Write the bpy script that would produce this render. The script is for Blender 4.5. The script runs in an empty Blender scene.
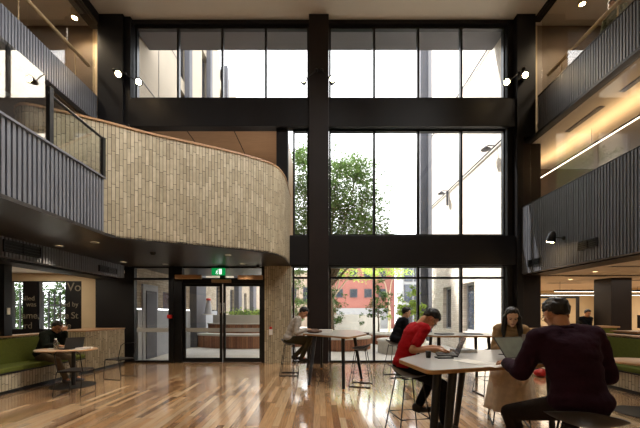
import bpy, bmesh, math, random
from mathutils import Vector, Matrix, noise
random.seed(7)
S = bpy.context.scene
COL = S.collection
PI = math.pi
V = Vector

# ------------------------------------------------------------------ camera
cd = bpy.data.cameras.new('camera'); cam = bpy.data.objects.new('camera', cd); COL.objects.link(cam)
cam.location = (0, 0, 1.45); cam.rotation_euler = (PI/2, 0, 0)
cd.sensor_width = 36; cd.sensor_fit = 'HORIZONTAL'; cd.lens = 18; cd.shift_y = 99/640; cd.clip_start = .05
S.camera = cam
S.view_settings.view_transform = 'Standard'; S.view_settings.look = 'None'
S.view_settings.exposure = 0.8; S.view_settings.gamma = 1; S.view_settings.use_curve_mapping = False

def P(px, py, Y): return V(((px-320)*Y/320, Y, 1.45+(313-py)*Y/320))

# ------------------------------------------------------------------ materials
def srgb(h):
    if isinstance(h, str):
        c = [int(h[i:i+2], 16)/255 for i in (0, 2, 4)]
    else: c = [x/255 for x in h]
    return tuple((x/12.92 if x <= .04045 else ((x+.055)/1.055)**2.4) for x in c) + (1,)
def newmat(name):
    m = bpy.data.materials.new(name); m.use_nodes = True
    nt = m.node_tree; nt.nodes.clear()
    return m, nt, nt.nodes, nt.links
def mat(name, col, rough=.6, metal=0, var=.12, scale=6, bump=0, bscale=80, spec=.5, stretch=None, sheen=0, trans=0, coat=0):
    m, nt, N, L = newmat(name)
    out = N.new('ShaderNodeOutputMaterial'); b = N.new('ShaderNodeBsdfPrincipled')
    L.new(b.outputs[0], out.inputs[0])
    tc = N.new('ShaderNodeTexCoord'); mp = N.new('ShaderNodeMapping'); L.new(tc.outputs['Object'], mp.inputs[0])
    if stretch: mp.inputs['Scale'].default_value = stretch
    nz = N.new('ShaderNodeTexNoise'); nz.inputs['Scale'].default_value = scale; nz.inputs['Detail'].default_value = 4
    L.new(mp.outputs[0], nz.inputs['Vector'])
    c = srgb(col)
    rp = N.new('ShaderNodeValToRGB')
    rp.color_ramp.elements[0].position = .3; rp.color_ramp.elements[1].position = .7
    rp.color_ramp.elements[0].color = tuple(x*(1-var) for x in c[:3])+(1,)
    rp.color_ramp.elements[1].color = tuple(min(1, x*(1+var)) for x in c[:3])+(1,)
    L.new(nz.outputs[0], rp.inputs[0]); L.new(rp.outputs[0], b.inputs['Base Color'])
    b.inputs['Roughness'].default_value = rough; b.inputs['Metallic'].default_value = metal
    b.inputs['Specular IOR Level'].default_value = spec
    b.inputs['Sheen Weight'].default_value = sheen
    b.inputs['Coat Weight'].default_value = coat
    if bump:
        n2 = N.new('ShaderNodeTexNoise'); n2.inputs['Scale'].default_value = bscale; L.new(mp.outputs[0], n2.inputs['Vector'])
        bp = N.new('ShaderNodeBump'); bp.inputs['Strength'].default_value = bump; bp.inputs['Distance'].default_value = .01
        L.new(n2.outputs[0], bp.inputs['Height']); L.new(bp.outputs[0], b.inputs['Normal'])
    if trans:
        t = N.new('ShaderNodeBsdfTranslucent'); mx = N.new('ShaderNodeMixShader'); mx.inputs[0].default_value = trans
        L.new(rp.outputs[0], t.inputs[0]); L.new(b.outputs[0], mx.inputs[1]); L.new(t.outputs[0], mx.inputs[2]); L.new(mx.outputs[0], out.inputs[0])
    return m
def emis(name, col, strength):
    m, nt, N, L = newmat(name)
    out = N.new('ShaderNodeOutputMaterial'); e = N.new('ShaderNodeEmission')
    e.inputs[0].default_value = srgb(col); e.inputs[1].default_value = strength
    L.new(e.outputs[0], out.inputs[0]); return m
def glass(name, base=.05, grow=.8, tint=(1, 1, 1, 1), rough=.0, power=4):
    m, nt, N, L = newmat(name)
    out = N.new('ShaderNodeOutputMaterial'); t = N.new('ShaderNodeBsdfTransparent'); g = N.new('ShaderNodeBsdfGlossy')
    t.inputs[0].default_value = tint; g.inputs['Roughness'].default_value = rough
    g.inputs[0].default_value = (1, 1, 1, 1)
    lw = N.new('ShaderNodeLayerWeight'); pw = N.new('ShaderNodeMath'); pw.operation = 'POWER'; pw.inputs[1].default_value = power
    L.new(lw.outputs['Facing'], pw.inputs[0])
    ml = N.new('ShaderNodeMath'); ml.operation = 'MULTIPLY_ADD'; ml.inputs[1].default_value = grow; ml.inputs[2].default_value = base
    L.new(pw.outputs[0], ml.inputs[0])
    mx = N.new('ShaderNodeMixShader'); L.new(ml.outputs[0], mx.inputs[0]); L.new(t.outputs[0], mx.inputs[1]); L.new(g.outputs[0], mx.inputs[2])
    L.new(mx.outputs[0], out.inputs[0]); return m
def strips(name, cols, mortar, length, width, axes, rough=.5, gap=.004, coat=0, bump=.3, coord='Object', grain=0, spec=.5, period_rand=5.0):
    """long narrow units: axes=(long axis, cross axis) taken from the coordinate; each row slides by its own random amount"""
    m, nt, N, L = newmat(name)
    out = N.new('ShaderNodeOutputMaterial'); b = N.new('ShaderNodeBsdfPrincipled'); L.new(b.outputs[0], out.inputs[0])
    tc = N.new('ShaderNodeTexCoord'); sp = N.new('ShaderNodeSeparateXYZ'); L.new(tc.outputs[coord], sp.inputs[0])
    la, ca = sp.outputs[axes[0]], sp.outputs[axes[1]]
    dv = N.new('ShaderNodeMath'); dv.operation = 'DIVIDE'; dv.inputs[1].default_value = width; L.new(ca, dv.inputs[0])
    fl = N.new('ShaderNodeMath'); fl.operation = 'FLOOR'; L.new(dv.outputs[0], fl.inputs[0])
    wn = N.new('ShaderNodeTexWhiteNoise'); wn.noise_dimensions = '1D'; L.new(fl.outputs[0], wn.inputs['W'])
    ma = N.new('ShaderNodeMath'); ma.operation = 'MULTIPLY_ADD'; ma.inputs[1].default_value = length*period_rand; L.new(wn.outputs['Value'], ma.inputs[0]); L.new(la, ma.inputs[2])
    cb = N.new('ShaderNodeCombineXYZ'); L.new(ma.outputs[0], cb.inputs[0]); L.new(ca, cb.inputs[1])
    br = N.new('ShaderNodeTexBrick'); L.new(cb.outputs[0], br.inputs[0])
    br.offset = 0; br.inputs['Scale'].default_value = 1
    br.inputs['Color1'].default_value = (0, 0, 0, 1); br.inputs['Color2'].default_value = (1, 1, 1, 1); br.inputs['Mortar'].default_value = (.5, .5, .5, 1)
    br.inputs['Mortar Size'].default_value = gap; br.inputs['Mortar Smooth'].default_value = .1
    br.inputs['Brick Width'].default_value = length; br.inputs['Row Height'].default_value = width
    rp = N.new('ShaderNodeValToRGB'); cr = rp.color_ramp
    L.new(br.outputs['Color'], rp.inputs[0])
    while len(cr.elements) < len(cols): cr.elements.new(.5)
    for i, c in enumerate(cols):
        cr.elements[i].position = i/(len(cols)-1); cr.elements[i].color = srgb(c)
    src = rp.outputs[0]
    nz = N.new('ShaderNodeTexNoise'); nz.inputs['Scale'].default_value = 1; nz.inputs['Detail'].default_value = 5
    mp = N.new('ShaderNodeMapping'); L.new(cb.outputs[0], mp.inputs[0])
    mp.inputs['Scale'].default_value = (3, 60, 1) if grain else (9, 9, 9); L.new(mp.outputs[0], nz.inputs['Vector'])
    hs = N.new('ShaderNodeMix'); hs.data_type = 'RGBA'; hs.blend_type = 'MULTIPLY'; hs.inputs['Factor'].default_value = .8
    r2 = N.new('ShaderNodeValToRGB'); r2.color_ramp.elements[0].color = (.62, .6, .58, 1) if grain else (.75, .75, .75, 1); r2.color_ramp.elements[0].position = .3
    r2.color_ramp.elements[1].color = (1, 1, 1, 1); r2.color_ramp.elements[1].position = .65
    L.new(nz.outputs[0], r2.inputs[0]); L.new(src, hs.inputs['A']); L.new(r2.outputs[0], hs.inputs['B'])
    mm = N.new('ShaderNodeMix'); mm.data_type = 'RGBA'; mm.inputs['B'].default_value = srgb(mortar)
    L.new(br.outputs['Fac'], mm.inputs['Factor']); L.new(hs.outputs['Result'], mm.inputs['A'])
    L.new(mm.outputs['Result'], b.inputs['Base Color'])
    bp = N.new('ShaderNodeBump'); bp.invert = True; bp.inputs['Strength'].default_value = bump; bp.inputs['Distance'].default_value = .006
    L.new(br.outputs['Fac'], bp.inputs['Height']); L.new(bp.outputs[0], b.inputs['Normal'])
    b.inputs['Roughness'].default_value = rough; b.inputs['Coat Weight'].default_value = coat; b.inputs['Coat Roughness'].default_value = .10; b.inputs['Coat IOR'].default_value = 1.5 if coat < .8 else 1.9
    b.inputs['Specular IOR Level'].default_value = spec
    return m

M = {}
M['floor'] = strips('timber_floor', ['825c3d', 'b1855a', 'c99c6d', 'dbb68a', '9c7350', 'e2c49b'], '553618', 1.1, .088, (1, 0), rough=.25, gap=.0012, coat=1.0, bump=.08, grain=1)
BR = ['a29478', 'bdae92', 'b0a387', 'cabc9f', 'aa9c80', 'b7a88b']
M['vbrick'] = strips('upright_brick', BR, '3c3229', .30, .060, (1, 0), rough=.65, gap=.0042, bump=.6, coord='UV')
M['brick'] = strips('courtyard_brick', ['e0d6ca', 'ebe4da', 'e6ddd2', 'dcd1c4'], 'c2b8aa', .24, .086, (1, 2), rough=.8, gap=.006, bump=.4, period_rand=1)
M['wood_slat'] = strips('timber_boards', ['7a4a34', '9a6040', 'a9714f', '8a5540'], '3a2418', 3.0, .09, (2, 0), rough=.6, gap=.004, coord='UV')
M['timber_top'] = mat('oak_capping', 'a9845f', .45, var=.15, scale=4, stretch=(12, 1, 12))
M['black'] = mat('black_metal', '17181a', .42, .2, var=.15)
M['dark'] = mat('charcoal_panel', '121114', .5, 0, var=.15, scale=2, spec=.3)
M['darkbrown'] = mat('dark_brown_panel', '211a19', .5, 0, var=.12, scale=2, spec=.3)
M['frame'] = mat('window_frame_black', '15161a', .35, .3)
M['clad'] = mat('ribbed_grey_cladding', '6d7078', .42, .25, var=.08, scale=3)
M['soffit'] = mat('dark_soffit', '2a2727', .35, 0, var=.1, scale=1.5, spec=.5)
M['ceil'] = mat('pale_ceiling', 'd6cfc3', .85, var=.03, scale=1)
M['cream'] = mat('cream_plaster', 'cbb998', .8, var=.05, scale=2)
M['brownceil'] = mat('brown_timber_ceiling', '7a6a59', .6, var=.12, scale=3)
M['warmwood'] = mat('copper_timber_panel', '9c7f64', .4, var=.1, scale=3, stretch=(1, 8, 1))
M['green'] = mat('olive_green_fabric', '5f662c', .9, var=.1, scale=30, bump=.1, spec=.2)
M['conc'] = mat('pale_concrete', 'c4c0b6', .85, var=.06, scale=2)
M['pave'] = mat('pale_paving', 'c4c0b8', .85, var=.08, scale=1)
M['glass'] = glass('clear_glass', .04, .7)
M['glassr'] = glass('reflective_glass', .07, .6, (.92, .9, .87, 1), 0, 4)
M['glassl'] = glass('mirroring_glass', .28, .7, (.9, .88, .84, 1), 0, 2.5)
M['glassb'] = glass('balustrade_glass', .07, .8, (.93, .95, .93, 1), 0, 3)
M['brick2'] = strips('shade_toned_brick', ['a89a87', 'bcae99', 'b3a48e', '9e907c'], '857a6b', .24, .086, (1, 2), rough=.8, gap=.006, bump=.4, period_rand=1)  # browner copy of the courtyard brick, with shade put into its colours
M['greywall'] = mat('grey_render', 'a3a5a9', .8, var=.06, scale=2)
M['greydark'] = mat('grey_pilaster', '54555c', .7, var=.08, scale=2)
M['panel'] = mat('beige_facade_panel', 'a89d8c', .8, var=.05, scale=1)
M['red_build'] = mat('red_rendered_wall', 'a36a62', .85, var=.08, scale=1)
M['win_dark'] = mat('dark_window_glass', '3a4250', .15, .0, var=.2, spec=.8)
M['film'] = mat('frosted_film', 'b4b8bd', .6, var=.03)
M['white'] = mat('white_plastic', 'e9e7e2', .5, var=.03)
M['offwhite'] = mat('off_white_paper', 'e6e3da', .7, var=.04, scale=20)
M['red'] = mat('red_plastic', 'c8231f', .45)
M['exit'] = emis('exit_green', '0f8f46', .6)
M['exitw'] = emis('exit_white', 'f2fff4', .8)
M['lamp'] = emis('lamp_warm', 'ffdca8', 14)
M['spotlamp'] = emis('spot_lamp_warm', 'ffd69a', 60)
M['led'] = emis('led_line', 'fff0d8', 4)
M['lam'] = mat('grey_laminate', 'a9a9a6', .3, var=.04, scale=3, spec=.5, coat=.2)
M['ply'] = strips('plywood_edge', ['b98b56', 'c79c66', 'a87a48'], '8a6238', 2, .008, (0, 2), rough=.5, gap=.0006, bump=.05)
M['oaktop'] = mat('oak_table_top', 'b88f66', .35, var=.14, scale=4, stretch=(1, 10, 1))
M['blackwood'] = mat('black_stained_wood', '19181a', .45, var=.2, scale=5, stretch=(6, 6, 1))
M['plastic'] = mat('black_plastic', '1c1b1c', .4)
M['wire'] = mat('black_wire', '121314', .35, .5)
M['steel'] = mat('dark_steel_wire', '2d2d30', .3, .8)
M['screen'] = mat('laptop_screen', '6f7468', .25, var=.15, scale=12)
M['silver'] = mat('silver_metal', '9d9a97', .35, .5)
M['copper_tip'] = mat('copper_leg_tip', 'b5733a', .35, .7)
M['leaf'] = mat('green_leaf', '5c7a3c', .6, var=.5, scale=3, trans=.3)
M['leafd'] = mat('dark_green_leaf', '47682f', .6, var=.35, scale=3, trans=.35)
M['leafl'] = mat('lime_green_leaf', 'a3bd52', .6, var=.3, scale=3, trans=.5)
M['bark'] = mat('grey_bark', '6a5b4a', .9, var=.25, scale=10, bump=.5, bscale=30)
M['barkp'] = mat('pale_bark', 'b5a38c', .9, var=.2, scale=8)
M['text'] = mat('pale_lettering', '756e60', .6, var=.03)
M['cleargl'] = glass('drinking_glass', .18, .8, (.95, .97, .95, 1), 0, 2)
SK = mat('skin', 'c08a66', .5, var=.06, scale=12); SK2 = mat('skin_fair', 'dcb598', .5, var=.05, scale=12)
HAIR = mat('black_hair', '15110f', .42, var=.3, scale=50, stretch=(1, 1, .2), bump=.5, bscale=60)
EYE = mat('dark_eye', '0d0b0a', .3); LIP = mat('lip', '8f4a41', .5); EYEW = mat('eye_white', 'd8d2ca', .4)

# ------------------------------------------------------------------ mesh builder
class MB:
    def __init__(s): s.v = []; s.f = []; s.mi = []; s.sm = []; s.uv = {}
    def add(s, vs, fs, mi=0, smooth=False, uvs=None):
        o = len(s.v); s.v += [tuple(v) for v in vs]
        for k, f in enumerate(fs):
            if uvs: s.uv[len(s.f)] = uvs[k]
            s.f.append(tuple(o+i for i in f)); s.mi.append(mi); s.sm.append(smooth)
        return s
    def box(s, x0, x1, y0, y1, z0, z1, mi=0, rot=None):
        vs = [V((x, y, z)) for x in (x0, x1) for y in (y0, y1) for z in (z0, z1)]
        if rot: vs = [rot @ v for v in vs]
        return s.add(vs, [(0, 1, 3, 2), (4, 6, 7, 5), (0, 4, 5, 1), (2, 3, 7, 6), (0, 2, 6, 4), (1, 5, 7, 3)], mi)
    def tube(s, pts, r, n=8, mi=0, closed=False, r1=None, smooth=True, cap=True):
        pts = [V(p) for p in pts]; m = len(pts); rings = []
        up = V((0, 0, 1)); prev = None; o = len(s.v)
        for i, p in enumerate(pts):
            if closed: t = (pts[(i+1) % m]-pts[i-1])
            elif i == 0: t = pts[1]-p
            elif i == m-1: t = p-pts[i-1]
            else: t = (pts[i+1]-p).normalized()+(p-pts[i-1]).normalized()
            t.normalize()
            if prev is None:
                a = t.cross(up)
                if a.length < .05: a = t.cross(V((1, 0, 0)))
            else: a = prev - t*prev.dot(t)
            a.normalize(); prev = a; b = t.cross(a)
            rr = r[i] if isinstance(r, (list, tuple)) else (r if r1 is None else r+(r1-r)*i/(m-1))
            rings.append([p+a*(rr*math.cos(2*PI*k/n))+b*(rr*math.sin(2*PI*k/n)) for k in range(n)])
        vs = [v for R in rings for v in R]; fs = []
        for i in range(m if closed else m-1):
            j = (i+1) % m
            for k in range(n):
                l = (k+1) % n; fs.append((i*n+k, i*n+l, j*n+l, j*n+k))
        s.add(vs, fs, mi, smooth)
        if cap and not closed:
            s.add(rings[0], [tuple(range(n))[::-1]], mi); s.add(rings[-1], [tuple(range(n))], mi)
        return s
    def lathe(s, prof, n=24, c=(0, 0, 0), mi=0, smooth=True, sx=1, sy=1):
        vs = []; fs = []; c = V(c)
        for r, z in prof:
            vs += [c+V((r*sx*math.cos(2*PI*k/n), r*sy*math.sin(2*PI*k/n), z)) for k in range(n)]
        for i in range(len(prof)-1):
            for k in range(n):
                l = (k+1) % n; fs.append((i*n+k, i*n+l, (i+1)*n+l, (i+1)*n+k))
        s.add(vs, fs, mi, smooth)
        if prof[0][0] > 1e-4: s.add(vs[:n], [tuple(range(n))[::-1]], mi)
        if prof[-1][0] > 1e-4: s.add(vs[-n:], [tuple(range(n))], mi)
        return s
    def prism(s, poly, z0, z1, mi=0, mi_side=None, smooth=False):
        n = len(poly); b = [V((p[0], p[1], z0)) for p in poly]; t = [V((p[0], p[1], z1)) for p in poly]
        area = sum(poly[i][0]*poly[(i+1) % n][1]-poly[(i+1) % n][0]*poly[i][1] for i in range(n))
        if area < 0: b.reverse(); t.reverse()
        s.add(b, [tuple(range(n))[::-1]], mi); s.add(t, [tuple(range(n))], mi)
        d = 0
        for i in range(n):
            j = (i+1) % n; L_ = (b[j]-b[i]).length
            s.add([b[i], b[j], t[j], t[i]], [(0, 1, 2, 3)], mi if mi_side is None else mi_side, smooth, [[(d, z0), (d+L_, z0), (d+L_, z1), (d, z1)]])
            d += L_
        return s
    def ellip(s, c, r, R=None, n=16, m=10, mi=0):
        c = V(c); vs = []; fs = []
        for i in range(m+1):
            th = PI*i/m
            for k in range(n):
                v = V((r[0]*math.sin(th)*math.cos(2*PI*k/n), r[1]*math.sin(th)*math.sin(2*PI*k/n), r[2]*math.cos(th)))
                if R: v = R @ v
                vs.append(c+v)
        for i in range(m):
            for k in range(n):
                l = (k+1) % n
                if i == 0: fs.append((k, n+k, n+l)) 
                elif i == m-1: fs.append((i*n+k, (m)*n+k, i*n+l))
                else: fs.append((i*n+k, (i+1)*n+k, (i+1)*n+l, i*n+l))
        # weld poles
        s.add(vs, [tuple((0 if x < n else (m*n if x >= m*n else x)) for x in f) for f in fs], mi, True)
        return s
    def mesh(s, name, mats):
        me = bpy.data.meshes.new(name); me.from_pydata(s.v, [], s.f)
        for m in (mats if isinstance(mats, (list, tuple)) else [mats]): me.materials.append(m)
        me.polygons.foreach_set('material_index', s.mi); me.polygons.foreach_set('use_smooth', s.sm)
        if s.uv:
            ul = me.uv_layers.new(name='UVMap')
            for fi, us in s.uv.items():
                for li, u in zip(me.polygons[fi].loop_indices, us): ul.data[li].uv = u
        me.update(); return me
    def build(s, name, mats, parent=None, loc=None, bevel=0, rot=None):
        ob = bpy.data.objects.new(name, s.mesh(name, mats)); COL.objects.link(ob)
        if parent: ob.parent = parent
        if loc: ob.location = loc
        if rot: ob.rotation_euler = rot
        if bevel:
            md = ob.modifiers.new('bevel', 'BEVEL'); md.width = bevel; md.segments = 2; md.limit_method = 'ANGLE'
        return ob
def box(*a, **k): return MB().box(*a, **k)
def tag(o, label=None, cat=None, group=None, kind=None):
    if label: o['label'] = label
    if cat: o['category'] = cat
    if group: o['group'] = group
    if kind: o['kind'] = kind
    return o
def struct(o): o['kind'] = 'structure'; return o
def thing(name, label, cat, loc=(0, 0, 0), rz=0, group=None, kind=None):
    o = bpy.data.objects.new(name, None); COL.objects.link(o); o.location = loc; o.rotation_euler = (0, 0, rz)
    o.empty_display_size = .1
    return tag(o, label, cat, group, kind)
def empty_struct(name):
    o = bpy.data.objects.new(name, None); COL.objects.link(o); o['kind'] = 'structure'; return o
def copy_tree(o, parent=None):
    c = o.copy(); COL.objects.link(c); c.parent = parent
    for ch in list(o.children): copy_tree(ch, c)
    return c
def arc(cx, cy, r, a0, a1, n):
    return [(cx+r*math.cos(a0+(a1-a0)*i/n), cy+r*math.sin(a0+(a1-a0)*i/n)) for i in range(n+1)]
def round_poly(pts, rad, n=6):
    out = []; m = len(pts)
    for i in range(m):
        p = V((*pts[i], 0)); a = (V((*pts[i-1], 0))-p).normalized(); b = (V((*pts[(i+1) % m], 0))-p).normalized()
        p0 = p+a*rad; p1 = p+b*rad
        for k in range(n+1):
            t = k/n; q = (p0*(1-t)+p*t)*(1-t)+(p*(1-t)+p1*t)*t
            out.append((q.x, q.y))
    return out

# ------------------------------------------------------------------ ROOM
F = 9.4
def X(px, Y=F): return (px-320)*Y/320
def Z(py, Y=F): return 1.45+(313-py)*Y/320
struct(box(-14, 16, -3, 18.0, -.3, -.12).build('trim_1', M['dark']))
struct(box(-9.6, 14, -3, 9.5, -.12, 0).build('floor', M['floor']))
struct(box(6.45, 14, 9.5, 16, -.12, 0).build('trim_2', M['floor']))
struct(box(-10.5, 10.5, -3, 10.3, 9.98, 10.3).build('ceiling', M['ceil']))
# eave outside with fascia
struct(box(-5.45, 5.5, 9.55, 10.22, 9.84, 9.975).build('trim_3', M['greydark']))

# facade opaque parts
w = MB()
w.box(-5.5, 5.6, 9.28, 9.5, 6.84, 7.70)        # upper spandrel
w.box(-5.5, 5.6, 9.17, 9.28, 6.80, 7.60)
w.box(-.95, 5.6, 9.25, 9.5, 2.80, 3.70)        # lower spandrel
w.box(-.95, 5.6, 9.16, 9.25, 2.83, 3.66)
w.box(-6.0, 5.6, 9.3, 9.5, 9.86, 9.98)
w.box(-1.27, -.93, 9.3, 9.5, 3.0, 6.84)
struct(w.build('wall_front', M['dark'], bevel=.006))
# columns
struct(box(-.315, .25, 9.12, 9.5, 0, 9.98).build('trim_4', M['darkbrown'], bevel=.008))
w = MB(); w.box(-6.35, -5.62, 9.12, 9.6, 6.84, 9.98); w.box(-5.62, -5.45, 9.2, 9.5, 6.84, 9.98)
w.box(-6.35, -5.45, 9.12, 9.6, 2.82, 6.84)
struct(w.build('trim_5', M['dark'], bevel=.006))
w = MB(); w.box(5.62, 6.15, 9.12, 9.6, 6.5, 9.98); w.box(5.45, 5.62, 9.3, 9.5, 0, 9.98)
w.box(5.62, 5.80, 9.12, 9.6, 0, 6.5)
struct(w.build('trim_6', M['dark'], bevel=.006))
# end walls of side rooms (frontal)
struct(box(5.80, 6.45, 9.35, 9.6, 0, 6.5).build('trim_7', M['darkbrown']))
w = MB(); w.box(6.15, 6.45, 9.5, 9.7, 6.5, 9.98, 0); w.box(6.45, 10.5, 9.5, 9.7, 6.5, 9.98, 1)
struct(w.build('wall_right', [M['cream'], M['brownceil']]))
w = MB(); w.box(-6.75, -6.35, 9.5, 9.7, 6.84, 9.98, 0); w.box(-10.5, -6.75, 9.5, 9.7, 3.0, 9.98, 1); w.box(-6.75, -6.35, 9.5, 9.7, 3.0, 6.84, 1)
struct(w.build('wall_left', [M['cream'], M['brownceil']]))
# outer side walls
struct(box(-10.5, -10.3, -3, 9.7, -.1, 9.98).build('wall_west', M['brownceil']))
struct(box(14.0, 14.2, -3, 16, -.1, 3.2).build('wall_east', M['cream']))
struct(box(10.3, 10.5, -3, 9.7, 3.2, 9.98).build('wall_upper_east', M['brownceil']))
struct(box(10.5, 14.2, -3, 16.2, 3.2, 3.4).build('trim_8', M['dark']))
w = MB(); w.box(-10.5, 14.2, -3.2, -3, -.1, 9.98)
struct(w.build('wall_back', M['cream']))
# side roof edge beams
struct(box(-6.65, -6.3, -3, 9.3, 9.7, 9.98).build('trim_9', M['dark']))
struct(box(6.2, 6.4, -3, 9.3, 9.9, 9.98).build('trim_10', M['dark']))

# ---- glazing
def window(name, xs, z0, z1, transom=None, fw=.055, mull=.03, mtl='glass', y=9.42):
    root = empty_struct(name)
    fr = MB(); x0, x1 = xs[0], xs[-1]
    fr.box(x0, x1, y-.06, y+.06, z0, z0+fw); fr.box(x0, x1, y-.06, y+.06, z1-fw, z1)
    for i, x in enumerate(xs):
        h = mull
        a = x if i == 0 else x-h; b = x if i == len(xs)-1 else x+h
        if i == 0: b = x+fw
        if i == len(xs)-1: a = x-fw
        fr.box(a, b, y-.06, y+.06, z0+fw, z1-fw)
    if transom: fr.box(x0+fw, x1-fw, y-.055, y+.055, transom-.03, transom+.03)
    fr.build('window_frame', M['frame'], root)
    zz = [z0+fw] + ([transom] if transom else []) + [z1-fw]
    for a, b in zip(xs, xs[1:]):
        for c, d in zip(zz, zz[1:]):
            box(a+.03, b-.03, y-.006, y+.006, c, d).build('pane', M[mtl], root)
    return root
TX = [X(136), X(178.5), X(222.5), X(266), X(309)]; TR = [X(329), X(374), X(418), X(461), X(504.5)]
window('window_1', TX, 7.70, 9.86, 9.80)
window('window_2', TR, 7.70, 9.86, 9.80)
window('window_3', [X(293), X(309)], 3.70, 6.82)
window('window_4', TR, 3.70, 6.82)
window('window_5', [X(292.5), X(309)], 0, 2.83, 2.48)
window('window_6', TR, 0, 2.83, 2.48)
window('window_7', [X(133), X(171)], 0, 2.82, 2.45)
# white privacy film bands on the entrance glazing
tag(box(X(136.5), X(170), 9.405, 9.41, Z(332), Z(328)).build('glass_band', M['film']), 'white film band across the tall side window left of the entrance doors', 'film', 'white bands on the entrance glass')
# door portal
root = empty_struct('door_1')
fr = MB()
fr.box(X(171), X(175), 9.3, 9.5, 0, 2.82)
fr.box(X(175), X(183), 9.33, 9.5, 0, 2.82); fr.box(X(262), X(265.5), 9.33, 9.5, 0, 2.82)
fr.box(X(183), X(262), 9.36, 9.5, Z(284), Z(278)); fr.box(X(183), X(262), 9.36, 9.5, 2.76, 2.82)
fr.box(X(220), X(225), 9.38, 9.48, Z(278), 2.76)
fr.build('door_frame', M['frame'], root)
box(X(183), X(262), 9.42, 9.43, Z(278), 2.76).build('transom_pane', M['glass'], root)
for a, b, hx in ((X(183), X(222.2), X(220.8)), (X(223), X(262), X(224.6))):
    lf = MB(); st = .075
    lf.box(a, a+st, 9.4, 9.45, .01, Z(284)); lf.box(b-st, b, 9.4, 9.45, .01, Z(284))
    lf.box(a+st, b-st, 9.4, 9.45, .01, .13); lf.box(a+st, b-st, 9.4, 9.45, Z(284)-.07, Z(284))
    leaf = lf.build('door_leaf', M['frame'], root)
    box(a+st, b-st, 9.42, 9.43, .13, Z(284)-.07).build('pane', M['glass'], leaf)
    box(a+st, b-st, 9.412, 9.418, Z(332), Z(328)).build('film_band', M['film'], leaf)
    h = MB(); h.box(hx-.012, hx+.012, 9.33, 9.36, 1.45, 1.75); h.box(hx-.01, hx+.01, 9.36, 9.4, 1.48, 1.50); h.box(hx-.01, hx+.01, 9.36, 9.4, 1.70, 1.72)
    h.build('door_handle', M['silver'], leaf)
for a, b, y0, y1 in ((177, 203, 275.3, 279.3), (239, 263.5, 275.8, 280), (213, 232, 280, 283)):
    box(X(a), X(b), 9.24, 9.34, Z(y1), Z(y0)).build('door_operator', M['timber_top'], root, bevel=.01)

# lettered end wall of left alcove with windows
w = MB()
def fx(a, b, y0, y1, mi=0): w.box(X(a), X(b), 9.42, 9.6, Z(y1), Z(y0), mi)
fx(-5, 8, 281, 362.4); fx(8, 81, 330, 362.4); fx(22.5, 37, 281, 330); fx(65.5, 81, 281, 330)
fx(-5, 81, 266, 281, 1); fx(81, 95, 266, 362.4, 1); fx(95, 133, 266, 362.4, 0)
fx(-5, 133, 262, 266, 1)
struct(w.build('wall_front_left', [M['dark'], M['cream']]))
window('window_8', [X(8), X(22.5)], Z(330), Z(281), fw=.03, y=9.5)
window('window_9', [X(37), X(65.5)], Z(330), Z(280.8), fw=.03, y=9.5)
def text(s, px, py, h, name='wall_letters', label=None, m='text', y=9.40, thick=.004, rz=None, parent=None):
    cu = bpy.data.curves.new('t', 'FONT'); cu.body = s; cu.size = h; cu.extrude = thick
    ob = bpy.data.objects.new('t', cu); COL.objects.link(ob)
    dg = bpy.context.evaluated_depsgraph_get(); me = bpy.data.meshes.new_from_object(ob.evaluated_get(dg))
    bpy.data.objects.remove(ob)
    me.transform(Matrix.Rotation(PI/2, 4, 'X')); me.materials.clear(); me.materials.append(M[m])
    o = bpy.data.objects.new(name, me); COL.objects.link(o); o.location = (X(px, y), y, Z(py, y))
    if label: tag(o, label, 'lettering', 'pale lettering on the alcove end wall')
    return o
for s, px, py, h, lab in (('Vo', 67, 291, .36, 'large pale letters V o high on the black panel beside the alcove window'),
                     ('illed', 23.5, 300.5, .20, 'pale letters illed on the black panel left of the alcove window'),
                     ('was', 26, 306.5, .20, 'pale letters was, left of the alcove window under illed'),
                     ('ted', 61, 306.5, .20, 'pale letters ted at the right edge of the alcove window'),('by', 72, 306.5, .20, 'pale letters by, far right of the second lettering row'),
                     ('ame,', 22, 318.5, .27, 'larger pale letters ame, with a comma low left of the alcove window'),
                     ('the', 57, 318.5, .27, 'larger pale letters the, at the right side of the alcove window'),('St', 71, 318.5, .27, 'larger pale letters St on the black panel right of the alcove window'),
                     ('rd', 24, 328.5, .27, 'pale letters rd in the bottom row left of the alcove window'),
                     ('s', 50, 328.5, .27, 'single pale letter s in the bottom row over the alcove window'),('ide', 60, 328.5, .27, 'pale letters ide in the bottom row right of the window')):
    text(s, px, py, h, label=lab)

# ---- cladding with ribs (plane X = const, facing the hall)
def ribbed(name, x, sgn, y0, y1, z0, z1, pitch=.07, depth=.022, thick=.15, cap=True, mtl='clad', returns=False):
    """sgn: direction of the outward normal along X"""
    m = MB(); prof = []; y = y0
    while y < y1-1e-6:
        a, b, c, d = y, min(y+pitch*.30, y1), min(y+pitch*.36, y1), min(y+pitch, y1)
        prof += [(a, 0), (b, 0), (c, depth), (d-.004, depth)]
        y += pitch
    prof.append((y1, 0))
    pts = [(x+sgn*o, yy) for yy, o in prof]
    vs = [V((p[0], p[1], z0)) for p in pts]+[V((p[0], p[1], z1)) for p in pts]; n = len(pts)
    m.add(vs, [(i, i+1, n+i+1, n+i) if sgn > 0 else (i+1, i, n+i, n+i+1) for i in range(n-1)])
    xb = x-sgn*thick
    m.box(min(x-sgn*.001, xb), max(x-sgn*.001, xb), y0, y1, z0, z1)
    return m.build(name, M[mtl])
struct(ribbed('trim_11', -3.79, 1, -1.0, 5.58, 2.84, 3.79))             # lower left balcony
struct(box(-3.95, -3.74, -1.0, 5.60, 3.79, 3.82).build('trim_12', M['clad']))
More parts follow.
